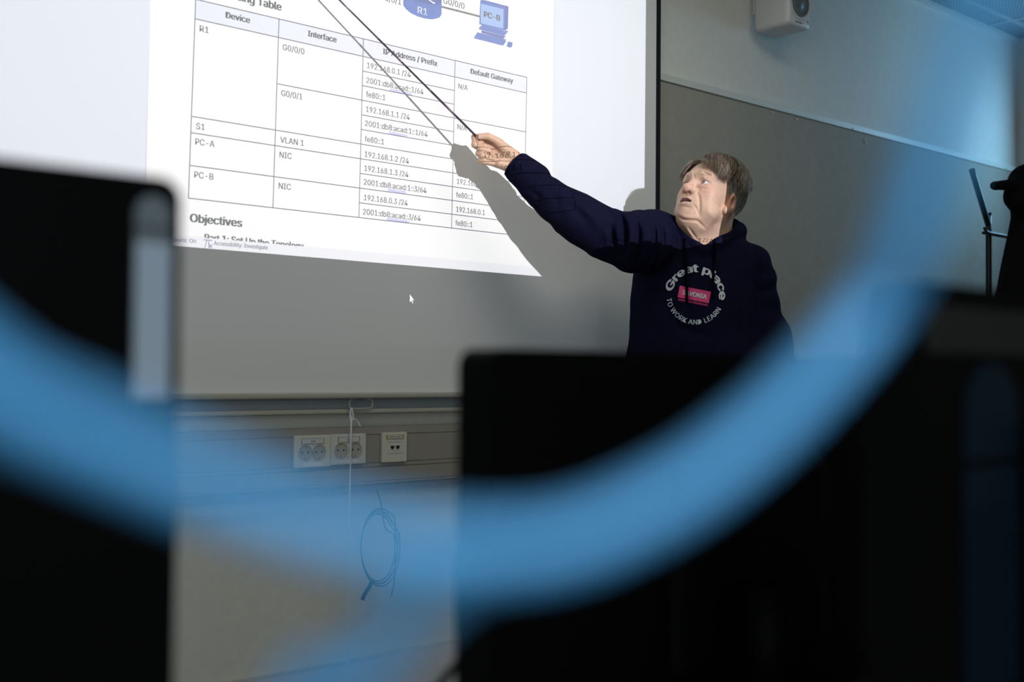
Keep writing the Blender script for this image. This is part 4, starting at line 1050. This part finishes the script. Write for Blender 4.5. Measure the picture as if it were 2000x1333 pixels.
for pts in ([(1004, 337), (1030, 339), (1056, 340)], [(1028, 369), (1060, 367.5), (1093, 370)], [(1048, 402), (1070, 395), (1093, 394)], [(1092, 357), (1094, 385), (1091, 412), (1083, 424), (1076, 427)],
            [(1031, 380), (1050, 402), (1075, 428), (1100, 450), (1140, 478), (1185, 503)], [(1060, 335), (1052, 350), (1038, 368)], [(1285, 432), (1290, 470), (1282, 510), (1262, 545), (1245, 560)]):
    seam(pts)
_c0, _cu = (_ca + _cb) / 2, (_cb - _ca) / 2; _cv = np.cross(_cn, _cu / np.linalg.norm(_cu))
local_obj(MB().tube([_c0 - _cn * .001 + _cu * math.cos(t_) * .93 + _cv * .0365 * math.sin(t_) for t_ in np.linspace(0, 2 * math.pi, 41)], .0036, 10), 'cuff_edge', MW['hoodie'], hoodie, True)
# print on the chest
MW['print'] = mat('white_print', (.52, .56, .60), .6); MW['pink'] = mat('pink_print', (.62, .030, .16), .5); MW['cordn'] = mat('navy_cord', (.0018, .0018, .005), .9, spec=.05)
pc = np.array([1358.5, 577.5])
def arc_text(mb, s, r_px, cap_px, a0, a1, inward, bold):
    V, Pg = text_mesh(s, bold, 2); wd_ = V[:, 0].max(); pts = []
    for x, y in V:
        th = math.radians(a0 + (a1 - a0) * x / wd_)
        if not inward: rr_ = r_px + y * cap_px; q = pc + rr_ * np.array([math.sin(th), -math.cos(th)])
        else: rr_ = r_px - y * cap_px; q = pc + rr_ * np.array([math.sin(th), math.cos(th)])
        pts.append(on_hoodie(q[0], q[1], .0016))
    if all(p_ is not None for p_ in pts): mb.raw(pts, Pg)
k = MB(); arc_text(k, 'Great place', 46, 15, -78, 100, False, .035); pr = local_obj(k, 'chest_print', MW['print'], hoodie); pr['label'] = 'white lettering in a ring on the chest'
k = MB(); arc_text(k, 'TO WORK AND LEARN', 57, 9.5, -84, 62, True, .006); local_obj(k, 'chest_print', MW['print'], hoodie)['label'] = 'white lettering in a ring on the chest'
ca_, sa_ = math.cos(math.radians(11)), math.sin(math.radians(11))
def pk(x, y): return pc + np.array([-2.5 + x * ca_ - y * sa_, -2 + x * sa_ + y * ca_])
k = MB(); nx, ny = 16, 6; gp = [[on_hoodie(*pk(-31 + 62 * i / nx, -11.5 + 23 * j / ny), .0012) for i in range(nx + 1)] for j in range(ny + 1)]
for j in range(ny):
    for i in range(nx): k.poly([gp[j][i], gp[j][i + 1], gp[j + 1][i + 1], gp[j + 1][i]])
local_obj(k, 'chest_print', MW['pink'], hoodie)['label'] = 'pink panel in the middle of the print'
def flat_text(s, x0, x1, y, cap_px, bold, m, off):
    V, Pg = text_mesh(s, bold, 2); kk = (x1 - x0) / V[:, 0].max(); k = MB()
    k.raw([on_hoodie(*pk(x0 + v[0] * kk, y - v[1] * cap_px), off) for v in V], Pg); return local_obj(k, 'chest_print', m, hoodie)
flat_text('SAVONIA', -23, 25, 4.5, 9.2, .02, MW['print'], .0024); flat_text('ammattikorkeakoulu', -29, 30, 17.5, 5, .01, MW['pink'], .0014)
for pts in ([(1338, 466), (1339, 500), (1341, 545), (1341.5, 590)], [(1396, 468), (1395, 500), (1393, 540), (1392, 585)]):
    seam(pts, .0044, .0046, 'drawstring', 'cordn')

# ---- trousers and shoes (behind the monitor)
def trousers(p):
    d = ell(p, (0, .04, .93), (.19, .15, .13))
    for sx_ in (-1, 1): d = smin(d, chain(p, [(sx_ * .09, .05, .90), (sx_ * .105, .045, .50), (sx_ * .112, .06, .02)], [.105, .082, .070]), .04)
    return np.maximum(d - .002 * vnoise(p, 18), np.maximum(.03 - p[:, 2], p[:, 2] - 1.0))
sdf_object('trousers', trousers, (-.25, -.15, .0), (.25, .26, 1.03), .008, mat('dark_trousers', (.012, .012, .015), .9), person)
for sx_ in (-1, 1):
    def shoe(p):
        d = smin(chain(p, [(sx_ * .112, .075, .045), (sx_ * .118, -.12, .038)], [.046, .044]), chain(p, [(sx_ * .112, .07, .05), (sx_ * .112, .06, .10)], [.046, .05]), .03)
        return np.maximum(d, .0015 - p[:, 2])
    sdf_object('shoe', shoe, (sx_ * .112 - .08, -.2, -.01), (sx_ * .112 + .08, .16, .18), .006, mat('black_leather', (.01, .01, .01), .5), person)

# ---- telescopic pointer in the hand
p_in, p_mid = MP.T @ Hp(937, 273, .006) + ORG, MP.T @ Hp(926, 262.5, .006) + ORG
tipw = on_wall(300, -362, YS - .02)
def along(t): return p_mid + (tipw - p_mid) * t
k = thing('pointer', p_in, 'thin telescopic pointing stick held in the raised hand against the screen', 'pointer')
MW['stick'] = mat('dark_metal_stick', (.10, .065, .11), .3, metal=.6)
MB().tube([p_in, along(.16)], .0032, 10).make('shaft', MW['stick'], k, True)
for t0, t1, r in ((.16, .34, .0027), (.34, .52, .0023), (.52, .72, .0019), (.72, 1, .0016)):
    MB().tube([along(t0), along(t1)], r, 10).make('shaft', MW['stick'], k, True)
    MB().tube([along(t0 - .003), along(t0 + .003)], r + .0009, 10).make('joint_collar', mat('steel_collar', (.3, .28, .3), .3, metal=.8), k, True)
MB().disc(tipw, tuple(tipw - p_mid), [(.0018, -.004), (.0026, 0), (.0018, .004)], 10).make('tip', MW['black'], k, True)

# ---- coat on the rack: same distance-field modelling, world frame
cw = on_wall(1990, 440, yr)
def CW(x, y, Y=yr - .27): return on_wall(x, y, Y)
def coat_f(p):
    d = chain(p, [CW(2012, 345), CW(2022, 420), CW(2028, 600), CW(2035, 900)], [.050, .090, .165, .21])
    d = smin(d, chain(p, [CW(2000, 356), CW(2012, 385)], [.062, .070]), .05)
    d = smin(d, chain(p, [CW(2002, 362), CW(1968, 361.5), CW(1942, 363)], [.035, .021, .017]), .03)
    d = smin(d, chain(p, [CW(1992, 384), CW(2000, 400)], [.062, .055]), .03)
    d = d - .006 * np.sin(p[:, 0] * 60 + 3 * vnoise(p, 5)) * np.clip((CW(2000, 420)[2] - p[:, 2]) * 4, 0, 1)
    return np.maximum(d, .55 - p[:, 2])
_sv = PM; PM = Matrix.Identity(4)
lo_, hi_ = CW(1925, 320) - .3, CW(2060, 330) + .3
coat = sdf_object('coat', coat_f, (lo_[0], yr - .58, .5), (hi_[0] + .25, yr + .05, 2.25), .008, MW['coat'])
tag(coat, 'black coat hanging on the rack at the room corner', 'coat'); PM = _sv

#@@END@@

# ------------------------------------------------------------------ foreground: monitors, desk, cables
def monitor(px_edge, py_top, d, side, wdt, label, hgt, strip):
    """black monitor seen from behind; px_edge/py_top is a visible top corner, side = +1 when it is the right one"""
    c = at_depth(px_edge, py_top, d)
    x1 = c[0] if side > 0 else c[0] + wdt
    x0 = x1 - wdt; y0 = c[1]; z1 = c[2]; z0 = z1 - hgt
    t = thing('computer_monitor', ((x0 + x1) / 2, y0 + .05, .74), label, 'monitor', 'black monitors in front of the camera')
    s = MB(); rr = .014; pts = []
    for cx2, cz2, a0_ in ((x1 - rr, z1 - rr, 0), (x0 + rr, z1 - rr, 90), (x0 + rr, z0 + rr, 180), (x1 - rr, z0 + rr, 270)):
        for k in range(7): a = math.radians(a0_ + 15 * k); pts.append((cx2 + rr * math.cos(a), y0, cz2 + rr * math.sin(a)))
    s.prism(pts, (0, .035, 0)).make('rear_shell', MW['plast'], t, 'auto')
    MB().box((x0 + .012, y0 + .035, z0 + .02), (x1 - .012, y0 + .037, z1 - .012)).make('screen', MW['plastg'], t)
    MB().box(((x0 + x1) / 2 - .11, y0 - .02, z0 + .05), ((x0 + x1) / 2 + .11, y0, z1 - .09), .012).make('rear_bulge', MW['plast'], t)
    MB().tube([((x0 + x1) / 2, y0 - .03, .76), ((x0 + x1) / 2, y0 - .03, z0 + .12)], .022, 16).make('stand_neck', MW['plast'], t, True)
    MB().box(((x0 + x1) / 2 - .12, y0 - .10, .7415), ((x0 + x1) / 2 + .12, y0 + .10, .76), .006).make('stand_base', MW['plast'], t)
    if strip:
        sx0, sx1, st, sbm, m1, m2 = strip
        a, bq = at_depth(sx0, st, d), at_depth(sx1, sbm, d)
        k = (y0 - .001 - CAM[1])
        a = CAM + ray(sx0, st) * (k / ray(sx0, st)[1]); bq = CAM + ray(sx1, sbm) * (k / ray(sx1, sbm)[1])
        ax, bx, az, bz_ = a[0], bq[0], a[2], bq[2]; r2 = (bx - ax) / 2
        vp = MB(); pts = [(ax, y0 - .0015, bz_), (bx, y0 - .0015, bz_)] + [((ax + bx) / 2 + r2 * math.cos(q), y0 - .0015, az - r2 + r2 * math.sin(q)) for q in np.linspace(0, math.pi, 13)]
        vs_ = vp.prism(pts, (0, .0015, 0)).make('vent_strip', m2, t)
        lou = MB(); zc2 = az - r2 * 2.6
        n = int((zc2 - bz_) / .0022)
        for i in range(n):
            zz = bz_ + .0003 + i * .0022
            lou.prism([(ax, y0 - .0015, zz), (ax, y0 - .003, zz + .0003), (ax, y0 - .0028, zz + .0018), (ax, y0 - .0015, zz + .0020)], (bx - ax, 0, 0))
        lou.make('louvre', m1, vs_)
        MB().box((ax, y0 - .002, az - r2 * 1.9), (bx, y0, az - r2 * 1.75)).make('divider', MW['plast'], vs_)
    return t
monitor(355, 352, .74, 1, .52, 'large black monitor with a grey ribbed vertical vent strip, in front of the screen', .33, (266, 328, 378, 776, MW['vent'], MW['ventcap']))
monitor(955, 680, .88, -1, .61, 'black monitor hiding the lower body of the man', .323, None)
mr = monitor(1785, 548, .74, -1, .52, 'black monitor in front of the coat rack, highest beside the blue cable', .36, (1885, 1988, 705, 1333, MW['plastg'], MW['plastg']))
_a = at_depth(1785, 548, .74); _yy = _a[1]; _b0 = CAM + ray(1810, 690) * ((_yy - .002 - CAM[1]) / ray(1810, 690)[1])
MB().box((_a[0] + .012, _yy - .004, _b0[2]), (_a[0] + .508, _yy - .0002, _a[2] - .014), .002).make('rear_panel', mat('charcoal_panel', (.022, .023, .023), .6, spec=.1), mr)
dk = thing('desk', (1.0, -1.9, 0), 'grey laminate desk on which the black monitors stand', 'desk')
c0 = at_depth(955, 680, .88)
MB().box((-.6, c0[1] - .22, .71), (1.9, c0[1] + .42, .74), .004).make('desktop', MW['desk'], dk)
for x in (-.5, 1.8):
    for y in (c0[1] - .15, c0[1] + .35): MB().box((x - .025, y - .025, 0), (x + .025, y + .025, .71)).make('leg', MW['metalblk'], dk)

# blue cable: a coil of several turns held before the lens, coming down from the ceiling
ctr = [(-420, 330), (-200, 590), (0, 765), (150, 835), (300, 898), (500, 980), (700, 1045), (900, 1073), (1100, 1058), (1300, 972), (1450, 868), (1580, 745), (1705, 597), (1765, 480), (1822, 300), (1878, 110), (1910, 0), (1950, -260)]
C2 = spline(ctr, 8); mbc = MB()
def cdepth(x): return float(np.interp(x, (-420, 0, 300, 600, 900, 1200, 1500, 1720, 1830, 1950), (.142, .144, .150, .158, .166, .178, .192, .200, .182, .160)))
P3 = [at_depth(p[0], p[1], cdepth(p[0])) for p in C2]
u0, u1 = P3[0], P3[-1]
P3 = [np.array([u0[0] - .05, u0[1] + .05, H]), np.array([u0[0] - .02, u0[1] + .02, u0[2] + .5])] + P3 + [np.array([u1[0] + .03, u1[1] + .02, u1[2] + .5]), np.array([u1[0] + .03, u1[1] + .02, H])]
mbc.tube(P3, .0036, 16)
tl = [at_depth(x, y, dd) for x, y, dd in ((1010, 1072, .172), (905, 1105, .176), (815, 1180, .182), (745, 1262, .188), (690, 1340, .192), (560, 1500, .20))]
tl += [tl[-1] + np.array([0, 0, -.15])]
mbc.tube(spline(tl, 6), .0036, 12)
tag(mbc.make('blue_cable', MW['blue'], None, True), 'blue cable loop, far out of focus, sweeping across the whole foreground', 'cable')
# dark lead hanging by the middle monitor
ld = [at_depth(x, y, dd) for x, y, dd in ((1010, 1120, .99), (975, 1200, .99), (940, 1245, .99), (900, 1290, .99), (855, 1345, .99), (820, 1420, .99))]
ld.append(np.array([ld[-1][0], ld[-1][1], .745]))
tag(MB().tube(spline(ld, 6), .004, 10).make('monitor_lead', MW['rubber'], None, True), 'blurred black lead slanting down beside the middle monitor', 'cable')
